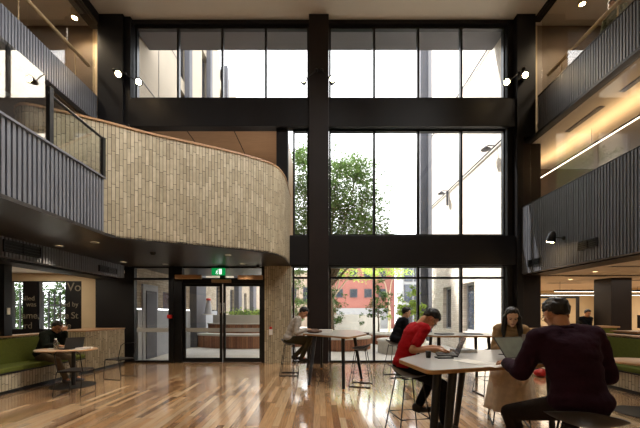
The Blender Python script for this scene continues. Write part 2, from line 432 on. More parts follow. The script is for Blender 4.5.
struct(ribbed('trim_13', -6.36, 1, -1.0, 9.1, 6.88, 7.62))              # upper left gallery
struct(ribbed('trim_14', -5.6, 1, -1.0, 9.12, 2.45, 2.80))              # bulkhead over left bench
struct(ribbed('trim_15', 5.78, -1, -1.0, 9.34, 2.56, 4.44))             # lower right balcony
struct(ribbed('trim_16', 6.23, -1, -1.0, 9.12, 6.46, 7.60))             # upper right gallery
struct(box(6.2, 6.4, -1, 9.12, 7.60, 7.63).build('trim_17', M['black']))
struct(box(5.76, 5.93, -1, 9.34, 4.44, 4.47).build('trim_18', M['black']))
# balcony slabs / soffits
struct(box(5.93, 10.3, -1, 9.34, 3.6, 3.8).build('trim_19', M['brownceil']))
w = MB(); w.box(6.45, 10.3, 9.35, 11.0, 3.6, 3.8); w.box(6.45, 10.3, 11.0, 11.2, 3.6, 6.46); w.box(6.35, 6.45, 9.6, 11.0, 3.6, 6.4)
struct(w.build('wall_right_middle', M['brownceil']))
struct(box(6.45, 10.3, 9.35, 9.6, 2.56, 3.6).build('trim_34', M['dark']))
struct(box(6.38, 10.3, -1, 9.4, 6.9, 7.0).build('trim_20', M['brownceil']))
w = MB(); w.box(6.20, 10.3, -1, 11.0, 6.40, 6.46, 0); w.box(6.0, 6.20, -1, 9.4, 6.40, 6.46, 1)
struct(w.build('trim_21', [M['ceil'], M['black']]))
struct(box(-10.3, -6.51, -1, 9.4, 6.82, 6.9).build('trim_22', M['brownceil']))
struct(box(-10.3, -3.95, -1, 5.58, 3.05, 3.15).build('trim_23', M['brownceil']))
struct(box(5.93, 6.5, -1, 9.34, 2.53, 2.6).build('trim_24', M['darkbrown']))
struct(box(6.5, 14, -1, 16, 2.56, 2.7).build('ceiling_right', M['ceil']))
struct(box(-10.3, -5.75, -1, 9.42, 2.62, 2.7).build('ceiling_left', M['ceil']))
struct(box(-6.3, -5.75, -1, 9.12, 2.40, 2.45).build('trim_25', M['dark']))

# curved brick volume
def catmull(pts, n=8):
    out = []; p = [V(q) for q in pts]
    p = [p[0]*2-p[1]]+p+[p[-1]*2-p[-2]]
    for i in range(1, len(p)-2):
        for k in range(n):
            t = k/n
            out.append(.5*((2*p[i])+(p[i+1]-p[i-1])*t+(2*p[i-1]-5*p[i]+4*p[i+1]-p[i+2])*t*t+(-p[i-1]+3*p[i]-3*p[i+1]+p[i+2])*t**3))
    out.append(p[-2]); return out
CP = [(-5.1, 6.0, 0), (-5.25, 5.55, 0), (-4.9, 5.25, 0), (-4.45, 5.42, 0), (-3.87, 5.73, 0), (-3.22, 6.13, 0), (-2.09, 6.69, 0), (-1.45, 7.08, 0), (-1.05, 7.45, 0), (-.9, 7.95, 0), (-.87, 8.5, 0), (-.87, 9.4, 0)]
cp = catmull(CP, 8)
def offset_line(pts, d):
    out = []
    for i, p in enumerate(pts):
        t = pts[min(i+1, len(pts)-1)]-pts[max(i-1, 0)]; t.normalize(); out.append(p+V((-t.y, t.x, 0))*d)
    return out
def curved_wall(pts, z0, z1, th, name, mats):
    m = MB(); inn = offset_line(pts, th); d = 0
    for i in range(len(pts)-1):
        a, b, c, e = pts[i], pts[i+1], inn[i+1], inn[i]; L_ = (b-a).length
        m.add([V((a.x, a.y, z0)), V((b.x, b.y, z0)), V((b.x, b.y, z1)), V((a.x, a.y, z1))], [(0, 1, 2, 3)], 0, True, [[(d, z0), (d+L_, z0), (d+L_, z1), (d, z1)]])
        m.add([V((e.x, e.y, z0)), V((c.x, c.y, z0)), V((c.x, c.y, z1)), V((e.x, e.y, z1))], [(3, 2, 1, 0)], 0, True, [[(d, z1), (d+L_, z1), (d+L_, z0), (d, z0)]])
        m.add([V((a.x, a.y, z1)), V((b.x, b.y, z1)), V((c.x, c.y, z1)), V((e.x, e.y, z1))], [(0, 1, 2, 3)], 0)
        m.add([V((a.x, a.y, z0)), V((b.x, b.y, z0)), V((c.x, c.y, z0)), V((e.x, e.y, z0))], [(3, 2, 1, 0)], 0)
        d += L_
    for i in (0, -1):
        a, e = pts[i], inn[i]
        m.add([V((a.x, a.y, z0)), V((e.x, e.y, z0)), V((e.x, e.y, z1)), V((a.x, a.y, z1))], [(0, 1, 2, 3)], 0)
    return m.build(name, mats)
struct(curved_wall(cp, 2.83, 4.86, .2, 'wall_curved', [M['vbrick']]))
struct(curved_wall(offset_line(cp, -.015), 4.86, 4.90, .24, 'trim_26', [M['timber_top']]))
# soffit under balcony and brick volume
main = [p for p in cp if p.x > -3.95 and p.y > 5.5 or p.x > -2.5]
poly = [(-5.62, -1), (-3.76, -1), (-3.76, 5.6)]+[(p.x+.0, p.y) for p in main if p.x > -3.74]+[(-.87, 9.42), (-5.62, 9.42)]
struct(MB().prism(poly, 2.81, 2.86).build('ceiling_soffit', M['soffit']))
# room seen above the curved wall (copper timber ceiling, dark walls)
struct(box(-6.3, -1.2, 9.5, 12.0, 6.86, 6.95).build('ceiling_landing', M['warmwood']))
w = MB(); 
for xj in (-3.95, -2.55): w.box(xj-.012, xj+.012, 9.5, 12, 6.852, 6.858)
struct(w.build('trim_27', M['dark']))
w = MB(); w.box(-6.3, -1.0, 12.0, 12.1, 3.0, 6.95); w.box(-1.1, -1.0, 9.5, 12.0, 3.0, 6.95); w.box(-6.4, -6.3, 9.5, 12.1, 3.0, 6.95); 
struct(w.build('wall_landing', M['warmwood']))
struct(box(-6.3, -1.0, 7.0+2.5, 12.0, 2.84, 3.0).build('trim_28', M['soffit']))
# brick pier right of the doors
w = MB(); w.prism([(X(265.5), 9.22), (X(291.5), 9.22), (X(291.5), 9.5), (X(265.5), 9.5)], 0, 2.81)
struct(w.build('trim_29', M['vbrick']))

# ---- gallery and balcony glazing (reflective) with handrails
def side_glass(label, x, ys, z0, z1, mtl, name='glass_balustrade'):
    r = thing(name, label, 'glass screen', (x, 0, 0))
    for a, b in zip(ys, ys[1:]): box(-.006, .006, a+.006, b-.006, z0, z1).build('glass_panel', M[mtl], r)
    return r
g = side_glass('tall glass screen of the upper left gallery above its grey cladding', -6.40, [-1, .6, 2.2, 3.8, 5.4, 7.0, 8.1, 9.1], 7.62, 9.7, 'glassr', 'gallery_glazing')
g = side_glass('tall glass screen of the upper right gallery above its grey cladding', 6.31, [-1, .6, 2.2, 3.8, 5.4, 7.0, 9.1], 7.63, 9.9, 'glassr', 'gallery_glazing')
g = side_glass('wide glass screen between the two right-hand clad balconies', 6.14, [-1, .9, 2.9, 4.9, 6.9, 9.33], 3.81, 6.39, 'glassr', 'gallery_glazing')
g = side_glass('clear mirroring glass balustrade on the near left balcony', -3.80, [-1, 1.2, 2.9, 4.44], 3.82, 4.74, 'glassl', 'gallery_glazing')
g = side_glass('low glass balustrade with black handrail at the end of the left balcony', -3.80, [4.55, 5.55], 3.82, 4.50, 'glassb')
MB().tube([(0, 4.45, 4.52), (0, 5.62, 4.5)], .022).build('handrail', M['black'], g)
for yy, zt in ((4.50, 4.62), (5.60, 4.52)):
    box(-.03, .03, yy-.032, yy+.032, 3.82, zt).build('post', M['black'], g)
for x, z, lab in ((-6.5, 8.40, 'pale handrail along the upper left gallery glass'), (6.42, 8.15, 'pale handrail along the upper right gallery glass')):
    r = thing('handrail', lab, 'handrail', (x, 0, 0)); 
    MB().tube([(0, -1, z), (0, 9.0, z)], .045).build('rail', M['cream'], r)
    m = MB()
    for k in range(6):
        yb = .5+1.6*k
        MB().tube([(0, yb, 7.0 if x > 0 else 6.9), (0, yb, z)], .012).build('bracket', M['cream'], r)
# LED line and its ceiling glow inside the right balcony room
t = thing('linear_pendant', 'long glowing linear light hanging behind the right balcony glass', 'light', (7.3, 0, 0))
box(-.03, .03, 0, 10.7, 5.93, 5.97).build('housing', M['black'], t)
box(-.02, .02, .02, 10.68, 5.92, 5.93).build('diffuser', M['led'], t)
for k in range(6): MB().tube([(0, .6+2*k, 5.98), (0, .6+2*k, 6.40)], .004, 6).build('suspension', M['black'], t)
def area(name, loc, rot, sx, sy, power, col, spread=PI):
    l = bpy.data.lights.new(name, 'AREA'); l.shape = 'RECTANGLE'; l.size = sx; l.size_y = sy; l.energy = power; l.color = col
    l.spread = spread
    o = bpy.data.objects.new(name, l); COL.objects.link(o); o.location = loc; o.rotation_euler = rot; return o
def spot(loc, target, power, col=(1, .82, .58), size=1.2, blend=.6, r=.03):
    l = bpy.data.lights.new('lamp_beam', 'SPOT'); l.energy = power; l.color = col; l.spot_size = size; l.spot_blend = blend; l.shadow_soft_size = r
    o = bpy.data.objects.new('lamp_beam', l); COL.objects.link(o); o.location = loc
    o.rotation_euler = (V(target)-V(loc)).to_track_quat('-Z', 'Y').to_euler(); return o
for i, x in enumerate((-1.5, 1.5, 4.6)):  # unseen lamps added to brighten the hall, tilted to wash the left cladding
    t = thing('fill_lamp', ['unseen fill lamp added high over the hall, leftmost of three', 'unseen fill lamp added high over the middle of the hall', 'unseen fill lamp added high over the hall, rightmost of three'][i], 'ceiling light', (x, 4.8, 9.98))
    box(-.2, .2, -1.5, 1.5, -.10, 0).build('housing', M['white'], t, bevel=.01)
    area('hall_fill', (x, 4.8, 9.85), (0, math.radians(38), 0), .36, 2.9, 150, (1, .97, .93), 1.95)
area('landing_light', (-1.9, 10.2, 5.0), (PI, 0, 0), .3, 1.0, 10, (1, .84, .68))
area('landing_light', (-4.3, 10.6, 5.0), (PI, 0, 0), 1.6, .3, 7, (1, .84, .68))
area('uplight', (7.3, 5.4, 6.0), (PI, 0, 0), .1, 10.4, 50, (1, .66, .34))

# ---- benches (left and right) with brick base and timber ledge
def bench(label, sgn, x0, y0, y1, name='booth_bench', wall_to=None):
    r = thing(name, label, 'bench', (0, 0, 0)); s = sgn
    def bx(a, b, *k, **kk): return box(min(s*a, s*b), max(s*a, s*b), *k, **kk)
    m = MB(); xs = s*5.59
    def vb(xa, xb, ya, yb, za, zb): return MB().prism([(s*xa, ya), (s*xb, ya), (s*xb, yb), (s*xa, yb)], za, zb)
    bx(5.6, 6.2, y0, y1, 0, .07).build('plinth', M['black'], r)
    vb(5.57, 6.2, y0, y1, .07, .36).build('brick_base', M['vbrick'], r)
    bx(5.55, 6.13, y0, y1, .36, .385).build('seat_board', M['black'], r)
    bx(5.55, 6.13, y0, y1, .385, .475).build('seat_cushion', M['green'], r, bevel=.02)
    yy = y0
    while yy < y1-.1:
        e = min(yy+2.3, y1); bx(6.05, 6.17, yy+.004, e-.004, .475, .95).build('back_cushion', M['green'], r, bevel=.015); yy = e
    vb(6.17, 6.3, y0, y1, .0, .96).build('back_panel', M['vbrick'], r)
    bx(6.12, 6.42, y0, y1, .97, 1.0).build('ledge', M['timber_top'], r)
    return r
bench('olive green upholstered bench along the left wall with brick base', -1, 0, -1.0, 7.58)
bench('olive green upholstered bench along the right side with brick base', 1, 0, -1.0, 7.4)
for s, ya, yb, n1, n2 in ((-1, 7.59, 9.12, 'wall_left_low', 'trim_30'), (1, 7.41, 9.12, 'wall_right_low', 'trim_31')):
    if s < 0: struct(MB().prism([(s*5.57, ya), (s*6.3, ya), (s*6.3, yb), (s*5.57, yb)], .07, 1.0).build(n1, M['vbrick']))
    else: struct(MB().prism([(s*5.57, ya), (s*6.3, ya), (s*6.3, yb), (s*5.57, yb)], .07, 1.0).build(n1, M['vbrick']))
    w = MB(); w.box(min(s*5.55, s*6.42), max(s*5.55, s*6.42), ya, yb, 1.0, 1.03)
    struct(w.build(n2, M['timber_top']))
struct(box(-6.3, -5.6, 7.59, 9.12, 0, .07).build('baseboard_left', M['black']))
struct(box(5.6, 6.3, 7.41, 9.12, 0, .07).build('baseboard_right', M['black']))
# post and glass above left ledge
struct(box(-6.3, -6.12, 6.2, 6.36, 1.0, 2.40).build('trim_32', M['black']))
box_sw = tag(box(-6.12, -6.105, 6.25, 6.31, 1.42, 1.55).build('light_switch', M['offwhite']), 'small pale wall switch on the black post at far left', 'switch')
# vents in bulkheads
def vent(label, x, y0, y1, z0, z1, s):
    r = thing('air_vent', label, 'vent', (x, (y0+y1)/2, (z0+z1)/2)); h = (y1-y0)/2; q = (z1-z0)/2
    a, b = (0, .012) if s > 0 else (-.012, 0)
    box(a, b, -h, h, -q, q).build('backing', M['black'], r)
    c, d = (.012, .03) if s > 0 else (-.03, -.012)
    f = MB(); f.box(c, d, -h, h, q-.015, q); f.box(c, d, -h, h, -q, -q+.015); f.box(c, d, -h, -h+.015, -q, q); f.box(c, d, h-.015, h, -q, q); f.box(c, d, -.01, .01, -q, q)
    f.build('vent_frame', M['black'], r)
    for k in range(4):
        zz = -q+.03+(2*q-.06)*k/3
        box(c, d-.004 if s > 0 else d, -h+.015, h-.015, zz-.006, zz+.006).build('slat', M['black'], r)
vent('long black air grille in the ribbed band over the left bench, nearest the camera', -5.575, 5.62, 6.37, 2.53, 2.75, 1)
vent('small black air grille in the ribbed band near the entrance', -5.575, 8.05, 8.75, 2.50, 2.66, 1)
vent('black air grille low on the right balcony cladding, farther one near the window', 5.755, 8.35, 8.82, 2.72, 2.90, -1)
vent('black air grille low on the right balcony cladding, nearer one', 5.755, 6.63, 7.12, 2.83, 3.02, -1)

# ---- downlights
def downlight(x, y, z, label, group='round downlights in the dark soffit', r=.06, power=22, lampm='lamp'):
    t = thing('downlight', label, 'ceiling light', (x, y, z), 0, group)
    MB().lathe([(r*1.25, -.004), (r*1.25, 0), (r, 0), (r, -.002), (r*1.2, -.006), (r*1.25, -.004)], 20).build('trim_ring', M['white'], t)
    MB().lathe([(.0001, -.003), (r, -.003)], 20).build('lens', M[lampm], t)
    if power: spot((x, y, z-.02), (x, y, 0), power, size=1.9)
    return t
for x, y, lab in ((-4.34, 6.17, 'round downlight in the dark soffit near the end of the left balcony'),
                  (-5.3, 6.51, 'round downlight in the dark soffit over the left bench'),
                  (-5.26, 8.56, 'round downlight in the dark soffit left of the side window'),
                  (-2.15, 7.49, 'round downlight in the dark soffit in front of the exit sign'),
                  (-4.3, 8.9, 'round downlight in the dark soffit close to the door frame post'),
                  (-2.15, 8.9, 'round downlight in the dark soffit right of the exit sign near the doors')):
    downlight(x, y, 2.808, lab)
downlight(-7.7, 7.8, 6.815, 'downlight in the brown ceiling behind the near left balcony glass', None, .09, 25)
for x, y, lab in ((-3.75, 7.18, 'black round smoke detector on the soffit left of the exit sign'),):
    t = thing('smoke_detector', lab, 'detector', (x, y, 2.808)); MB().lathe([(.0001, -.06), (.04, -.055), (.055, -.03), (.065, 0)], 20).build('detector_body', M['black'], t)
# exit sign
t = thing('exit_sign', 'green illuminated exit sign with running figure above the entrance doors', 'sign', (X(218.5, 9.15), 9.15, 2.62))
box(-.19, .19, -.025, .025, -.09, .11).build('sign_box', M['exit'], t)
MB().tube([(0, 0, .11), (0, 0, .19)], .01).build('bracket', M['black'], t)
pic = MB(); pic.box(.02, .10, -.031, -.026, -.065, .085)
pic.box(-.012, .0, -.031, -.026, .055, .08); pic.tube([(-.03, -.028, .04), (-.045, -.028, -.01)], .012, 6); pic.tube([(-.045, -.028, -.01), (-.02, -.028, -.035), (-.035, -.028, -.07)], .008, 6)
pic.tube([(-.045, -.028, -.01), (-.07, -.028, -.05)], .008, 6); pic.tube([(-.03, -.028, .035), (-.005, -.028, .01)], .006, 6); pic.tube([(-.03, -.028, .035), (-.06, -.028, .02)], .006, 6)
pic.build('pictogram', M['exitw'], t)
# fire call point on brick pier, red tag
t = thing('call_point', 'small white wall control with red top on the brick pier', 'switch', (X(270.8, 9.2), 9.22, Z(331, 9.2)))
box(-.05, .05, -.035, 0, -.11, .05).build('control_box', M['white'], t, bevel=.006); box(-.035, .035, -.05, -.0, .055, .12).build('red_button', M['red'], t)
tag(box(X(170), X(174), 9.22, 9.3, Z(318.3), Z(314.8)).build('door_release', M['red'], bevel=.004), 'small red release box on the bronze door post', 'switch')
t = thing('security_camera', 'small black dome camera under the soffit above the right door', 'camera', (X(258, 9.1), 9.1, 2.808))
MB().lathe([(.0001, -.09), (.03, -.08), (.045, -.05), (.045, 0)], 16).build('dome', M['black'], t)

# ---- spotlights
def spotlight(label, base, tip, lit=True, power=60, target=None, group='small black spotlights in the hall', mount=None):
    t = thing('spotlight', label, 'light', base, 0, group); b = V(base); p = V(tip)-b
    d = (V(target)-V(tip)).normalized() if target else p.normalized()
    pl = MB(); pl.ellip((0, 0, 0), (.05, .05, .05)); pl.build('mounting_plate', M['black'], t)
    MB().tube([(0, 0, 0), p*.6, p-d*.06], .013).build('arm', M['black'], t)
    MB().tube([p-d*.14, p-d*.09, p+d*.10, p+d*.105], [.04, .07, .105, .105], 20).build('lamp_head', M['black'], t)
    MB().tube([p+d*.106, p+d*.112], .07, 20).build('lens', M['spotlamp'] if lit else M['lamp'], t)
    if lit: spot(V(tip)+d*.13, V(tip)+d*3, power, size=1.5)
spotlight('black spotlight left of the central column, pointing forward', (-.1, 9.1, 8.35), P(303.5, 81, 8.85), True, 60, (-.6, 0, 6.2))
spotlight('black spotlight right of the central column, pointing forward', (.05, 9.1, 8.35), P(332.5, 81, 8.85), True, 60, (.5, 0, 6.2))
spotlight('black spotlight on the left column, the one farther from the window', (-5.85, 9.1, 8.35), P(119, 74, 9.0), True, 50, (-4.6, 6, 6.0))
spotlight('black spotlight beside the left column in front of the window edge', (-5.55, 9.1, 8.25), P(138.5, 82, 9.0), True, 50, (-3.4, 6.0, 6.0))
spotlight('glowing spotlight in front of the edge of the right window', (5.66, 9.1, 8.28), P(507, 83, 8.95), True, 60, (1.5, 3, 5.5))
spotlight('glowing spotlight on the right dark column', (5.8, 9.1, 8.4), P(524.5, 76.5, 9.0), True, 60, (3, 2, 6.0))
spotlight('black spotlight on the right balcony cladding', (5.75, 7.55, 3.22), P(551.5, 237.5, 7.5), True, 30, (5.2, 7.9, 1.5))
def can_light(x, y, z, label):
    t = thing('ceiling_spotlight', label, 'light', (x, y, z))
    MB().tube([(0, 0, .0), (0, 0, -.22)], .085, 18).build('can', M['cream'], t); MB().tube([(0, 0, -.221), (0, 0, -.225)], .065, 18).build('lens', M['spotlamp'], t)
    spot((x, y, z-.25), (x, y, z-3), 60, size=2.4)
    area('gallery_fill', (x*1.12, 5.5, z-.05), (0, 0, 0), .4, 6, 38, (1, .88, .74))  # unseen area lamp added to brighten the gallery interior
can_light(-6.9, 9.0, 9.97, 'cylindrical ceiling spotlight in the upper left gallery')
can_light(7.05, 8.9-.3, 9.97, 'cylindrical ceiling spotlight in the upper right gallery')

# ------------------------------------------------------------------ RIGHT ROOM background
struct(box(9.15, 9.8, 10.05, 10.7, 0, 2.56).build('trim_33', M['darkbrown'], bevel=.01))
struct(box(6.45, 14, 16, 16.2, 0, 2.56).build('wall_back_right', M['cream']))
struct(box(6.45, 6.5, 9.6, 16, 0, 2.56).build('wall_room_side', M['cream']))
t = thing('steel_screen_frame', 'black steel portal frame in the far right-hand room', 'frame', (9.0, 12.0, 0))
box(-.9, .7, -.04, .04, 2.0, 2.08).build('head_rail', M['black'], t)
for x in (-.86, .66): box(x-.04, x+.04, -.04, .04, 0, 2.0).build('post', M['black'], t)
for k, (y, x0, x1) in enumerate(((11.2, 8.2, 13.2), (13.5, 8.6, 13.6))):
    t = thing('linear_light', ['long dark linear light under the right room ceiling, nearer one', 'long dark linear light under the right room ceiling, farther one'][k], 'light', ((x0+x1)/2, y, 2.2))
    h = (x1-x0)/2; box(-h, h, -.04, .04, 0, .06).build('housing', M['black'], t); box(-h+.02, h-.02, -.03, .03, -.01, 0).build('diffuser', M['led'], t)
    for q in (-h+.2, h-.2): MB().tube([(q, 0, .06), (q, 0, .36)], .005, 6).build('suspension', M['black'], t)
area('room_light', (9.5, 6, 2.5), (0, 0, 0), 4, 8, 70, (1, .88, .72))
area('alcove_fill', (-7.6, 7.5, 2.58), (0, 0, 0), 1.5, 3, 22, (1, .86, .68))  # unseen area lamp added under the ceiling to lighten the alcove
area('room_light', (10, 13, 2.5), (0, 0, 0), 6, 4, 140, (1, .86, .68))
for i, (x, y) in enumerate(((7.4, 8.6), (8.8, 8.0), (8.3, 10.6), (7.6, 12.4), (10.4, 12.0), (9.6, 9.2))):
    downlight(x, y, 2.555, 'small round downlight in the pale ceiling of the right-hand room', 'downlights in the right room ceiling', .05, 0)
for i, (x, y) in enumerate(((8.0, 9.6), (9.0, 11.8), (10.8, 10.8), (7.5, 7.6))):
    t = thing('ceiling_grille', 'narrow grey slot grille in the pale ceiling of the right-hand room', 'vent', (x, y, 2.555), 0, 'slot grilles in the right room ceiling')
    box(-.6, .6, -.06, .06, -.008, 0).build('grille_frame', M['greywall'], t); box(-.56, .56, -.015, .015, -.012, -.008).build('slot', M['black'], t)
w = thing('counter', 'long timber topped counter in the right-hand room behind the bench', 'counter', (8.6, 10.0, 0))
box(-1.6, .5, -.3, .3, 1.0, 1.05).build('counter_top', M['timber_top'], w); box(-1.55, .45, -.25, .25, 0, 1.0).build('counter_body', M['green'], w)
w = thing('desk', 'timber topped desk behind the dark column at far right', 'desk', (8.2, 7.6, 0))
box(-1.0, 1.2, -.35, .35, .98, 1.02).build('desk_top', M['timber_top'], w); box(-.95, 1.15, -.3, .3, 0, .98).build('desk_body', M['greydark'], w)
t = thing('monitor', 'dark desktop monitor on the desk at the right edge', 'monitor', (7.85, 7.65, 1.02))
box(-.25, .25, -.02, .02, .07, .38).build('display', M['plastic'], t); box(-.21, .21, -.025, -.02, .1, .35).build('screen', M['win_dark'], t); box(-.03, .03, -.02, .02, .01, .09).build('neck', M['plastic'], t); box(-.1, .1, -.07, .07, 0, .012).build('foot', M['plastic'], t)
window('window_10', [X(545, 15.9), X(552, 15.9)], 1.3, 2.0, fw=.03, y=15.95)

# vents on ceiling of right balcony room
for y, lab in ((3.6+3, 'dark slot grille in the ceiling behind the right balcony glass, nearer one'), (8.2, 'dark slot grille in the ceiling behind the right balcony glass, farther one')):
    t = thing('ceiling_grille', lab, 'vent', (6.75, y, 6.398)); box(-.07, .07, -.55, .55, -.01, 0).build('grille_frame', M['greydark'], t)
    for k in range(3): box(-.055+.04*k, -.035+.04*k, -.52, .52, -.014, -.01).build('slot', M['black'], t)

# ------------------------------------------------------------------ OUTSIDE
struct(box(-30, 34, 9.5, 60, -.12, -.01).build('pavement', M['pave']))
def bldg(name, label): return thing(name, label, 'building')
# right wing
b = bldg('brick_building', 'pale brick wing with recessed windows along the right of the courtyard')
w = MB(); XR = 5.6
def rw(y0, y1, z0, z1): w.box(XR, XR+.4, y0, y1, z0, z1)
wins = ((11.6, 12.55), (13.66, 14.56))
ys = [9.62]+[q for p_ in wins for q in p_]+[16.0]
for i in range(0, len(ys)-1, 2): rw(ys[i], ys[i+1], 0, 2.6)
for a, c in wins: rw(a, c, 0, .75)
rw(9.62, 16.0, 2.6, 17.5)
w.build('brick_wall', M['brick'], b)
for a, c in wins:
    fr = MB(); fr.box(XR+.15, XR+.25, a, c, .75, .82); fr.box(XR+.15, XR+.25, a, c, 2.5, 2.6); fr.box(XR+.15, XR+.25, a, a+.07, .82, 2.5); fr.box(XR+.15, XR+.25, c-.07, c, .82, 2.5)
    f = fr.build('window', M['greywall'], b); box(XR+.19, XR+.21, a+.07, c-.07, .82, 2.5).build('pane', M['win_dark'], f)
w = MB(); w.box(XR, XR+.4, 16.0, 16.7, 0, 17.5); w.box(XR-.35, XR, 16.7, 17.3, 0, 17.5); w.box(XR, XR+.4, 17.3, 17.8, 0, 17.5)
w.build('pilaster', M['greydark'], b)
w = MB(); w.box(XR-.1, XR+.4, 17.8, 18.3, 0, 17.5); w.build('end_wall', M['conc'], b)
for z in (6.75, 10.2):
    MB().tube([(XR-.05, 9.7, z), (XR-.05, 16, z)], .025, 8).build('conduit', M['greydark'], b)
def wall_lamp(y, z, lab, tube=False):
    t = thing('wall_lamp', lab, 'outdoor lamp', (XR-.02, y, z))
    MB().tube([(0, 0, 0), (-.25, 0, .02), (-.3, 0, -.05)], .02).build('arm', M['greydark'], t)
    MB().lathe([(.03, .06), (.07, .0), (.15, -.05), (.13, -.07)], 16, (-.32, 0, -.06)).build('lamp_shade', M['greydark'], t)
    if tube: MB().tube([(-.05, .0, -.02), (-.05, .0, -.62)], .05).build('cable_box', M['greydark'], t)
wall_lamp(13.9, 6.75, 'grey lamp on the sunlit brick wall with hanging tube', True)
wall_lamp(10.15, 6.75, 'grey lamp high on the sunlit brick wall near the window edge')
# left wing
b = bldg('panel_building', 'beige panel wing with tall grey windows along the left of the courtyard')
w = MB(); XL = -5.5
def lw(y0, y1, z0, z1): w.box(XL-.4, XL, y0, y1, z0, z1)
seg = ((12.4, 13.3), (14.9, 15.8), (17.6, 18.6), (22.0, 23.2))
edges = [9.62]+[e for q_ in seg for e in q_]+[29.0]
for i in range(0, len(edges), 2): lw(edges[i], edges[i+1], 4.2, 15.6)
for a, c in seg:
    for z in (4.2, 7.0, 10.3, 13.8): lw(a, c, z, z+.5)
w.build('panel_wall', M['panel'], b)
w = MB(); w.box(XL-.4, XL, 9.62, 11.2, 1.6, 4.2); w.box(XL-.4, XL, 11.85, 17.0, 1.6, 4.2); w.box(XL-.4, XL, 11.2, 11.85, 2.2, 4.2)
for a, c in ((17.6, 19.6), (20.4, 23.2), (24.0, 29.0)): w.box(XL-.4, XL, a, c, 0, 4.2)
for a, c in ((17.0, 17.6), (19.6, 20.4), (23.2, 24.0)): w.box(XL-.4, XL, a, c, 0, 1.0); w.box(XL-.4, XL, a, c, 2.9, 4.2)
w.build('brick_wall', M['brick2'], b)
for a, c in ((17.0, 17.6), (19.6, 20.4), (23.2, 24.0)):
    f = box(XL-.25, XL-.12, a, c, 1.0, 2.9).build('window', M['greydark'], b); box(XL-.12, XL-.11, a+.06, c-.06, 1.06, 2.84).build('pane', M['win_dark'], f)
box(XL-.4, XL+.03, 9.62, 17.0, 0, 1.55).build('rendered_base', M['greywall'], b)
j = MB()
for z in (8.6, 11.2, 13.0): j.box(XL, XL+.012, 9.62, 12.4, z, z+.03)
for y in (10.9,): j.box(XL, XL+.012, y, y+.02, 4.2, 15.6)
j.build('panel_joints', M['greydark'], b)
d = box(XL, XL+.06, 9.85, 10.75, 0, 2.35).build('door_surround', M['greywall'], b); box(XL+.06, XL+.09, 10.0, 10.62, 0, 2.15).build('door_panel', M['greydark'], d)
f = box(XL-.2, XL-.06, 11.2, 11.85, 1.6, 2.2).build('window', M['greydark'], b); box(XL-.06, XL-.05, 11.25, 11.8, 1.65, 2.15).build('pane', M['win_dark'], f)
for y0, y1 in seg:
    for z0, z1 in ((4.7, 7.0), (7.5, 10.3), (10.8, 13.8), (14.3, 15.6)):
        f = box(XL-.3, XL-.2, y0, y1, z0, z1).build('window', M['greydark'], b); box(XL-.2, XL-.19, y0+.05, y1-.05, z0+.05, z1-.05).build('pane', M['win_dark'], f)
    box(XL, XL+.2, y1-.3, y1, 4.2, 15.6).build('pilaster', M['greydark'], b)
for y0, y1 in ((13.5, 14.6), (20.5, 21.3), (25.0, 26.2)):
    box(XL, XL+.3, y0, y1, 0, 4.2).build('pilaster', M['greydark'], b)
b = bldg('pale_building', 'pale distant building seen past the bushy tree left of the column')
box(-7, -1.0, 34, 36, 0, 6.0).build('wall', M['panel'], b)
for k in range(3):
    f = box(-4.6+1.4*k, -3.9+1.4*k, 33.93, 34, 2.6, 4.2).build('window', M['greydark'], b); box(-4.55+1.4*k, -3.95+1.4*k, 33.9, 33.93, 2.66, 4.14).build('pane', M['win_dark'], f)
# far red building
b = bldg('red_building', 'red rendered building beyond the courtyard trees')
m = MB(); m.box(-.4, 7.0, 30, 32, 0, 6.2); m.build('wall', M['red_build'], b)
for k in range(5):
    for z in (2.9, 4.6):
        f = box(.1+1.35*k, .8+1.35*k, 29.93, 30, z, z+.8).build('window', M['greydark'], b)
        box(.17+1.35*k, .73+1.35*k, 29.91, 29.93, z+.07, z+.73).build('pane', M['win_dark'], f)
m = MB(); m.box(1.5, 6.5, 29.9, 30, 0, 1.9); m.build('shopfront', M['greywall'], b)
b = bldg('grey_office_building', 'grey glazed office block behind the lime green shrub')
m = MB(); m.box(6.9, 10.5, 27, 29, 0, 7.6); m.build('wall', M['greywall'], b)
for k in range(4):
    for q in range(4):
        f = box(7.1+.85*k, 7.8+.85*k, 26.93, 27, .6+1.75*q, 2.1+1.75*q).build('window', M['greydark'], b); box(7.15+.85*k, 7.75+.85*k, 26.9, 26.93, .66+1.75*q, 2.04+1.75*q).build('pane', M['win_dark'], f)

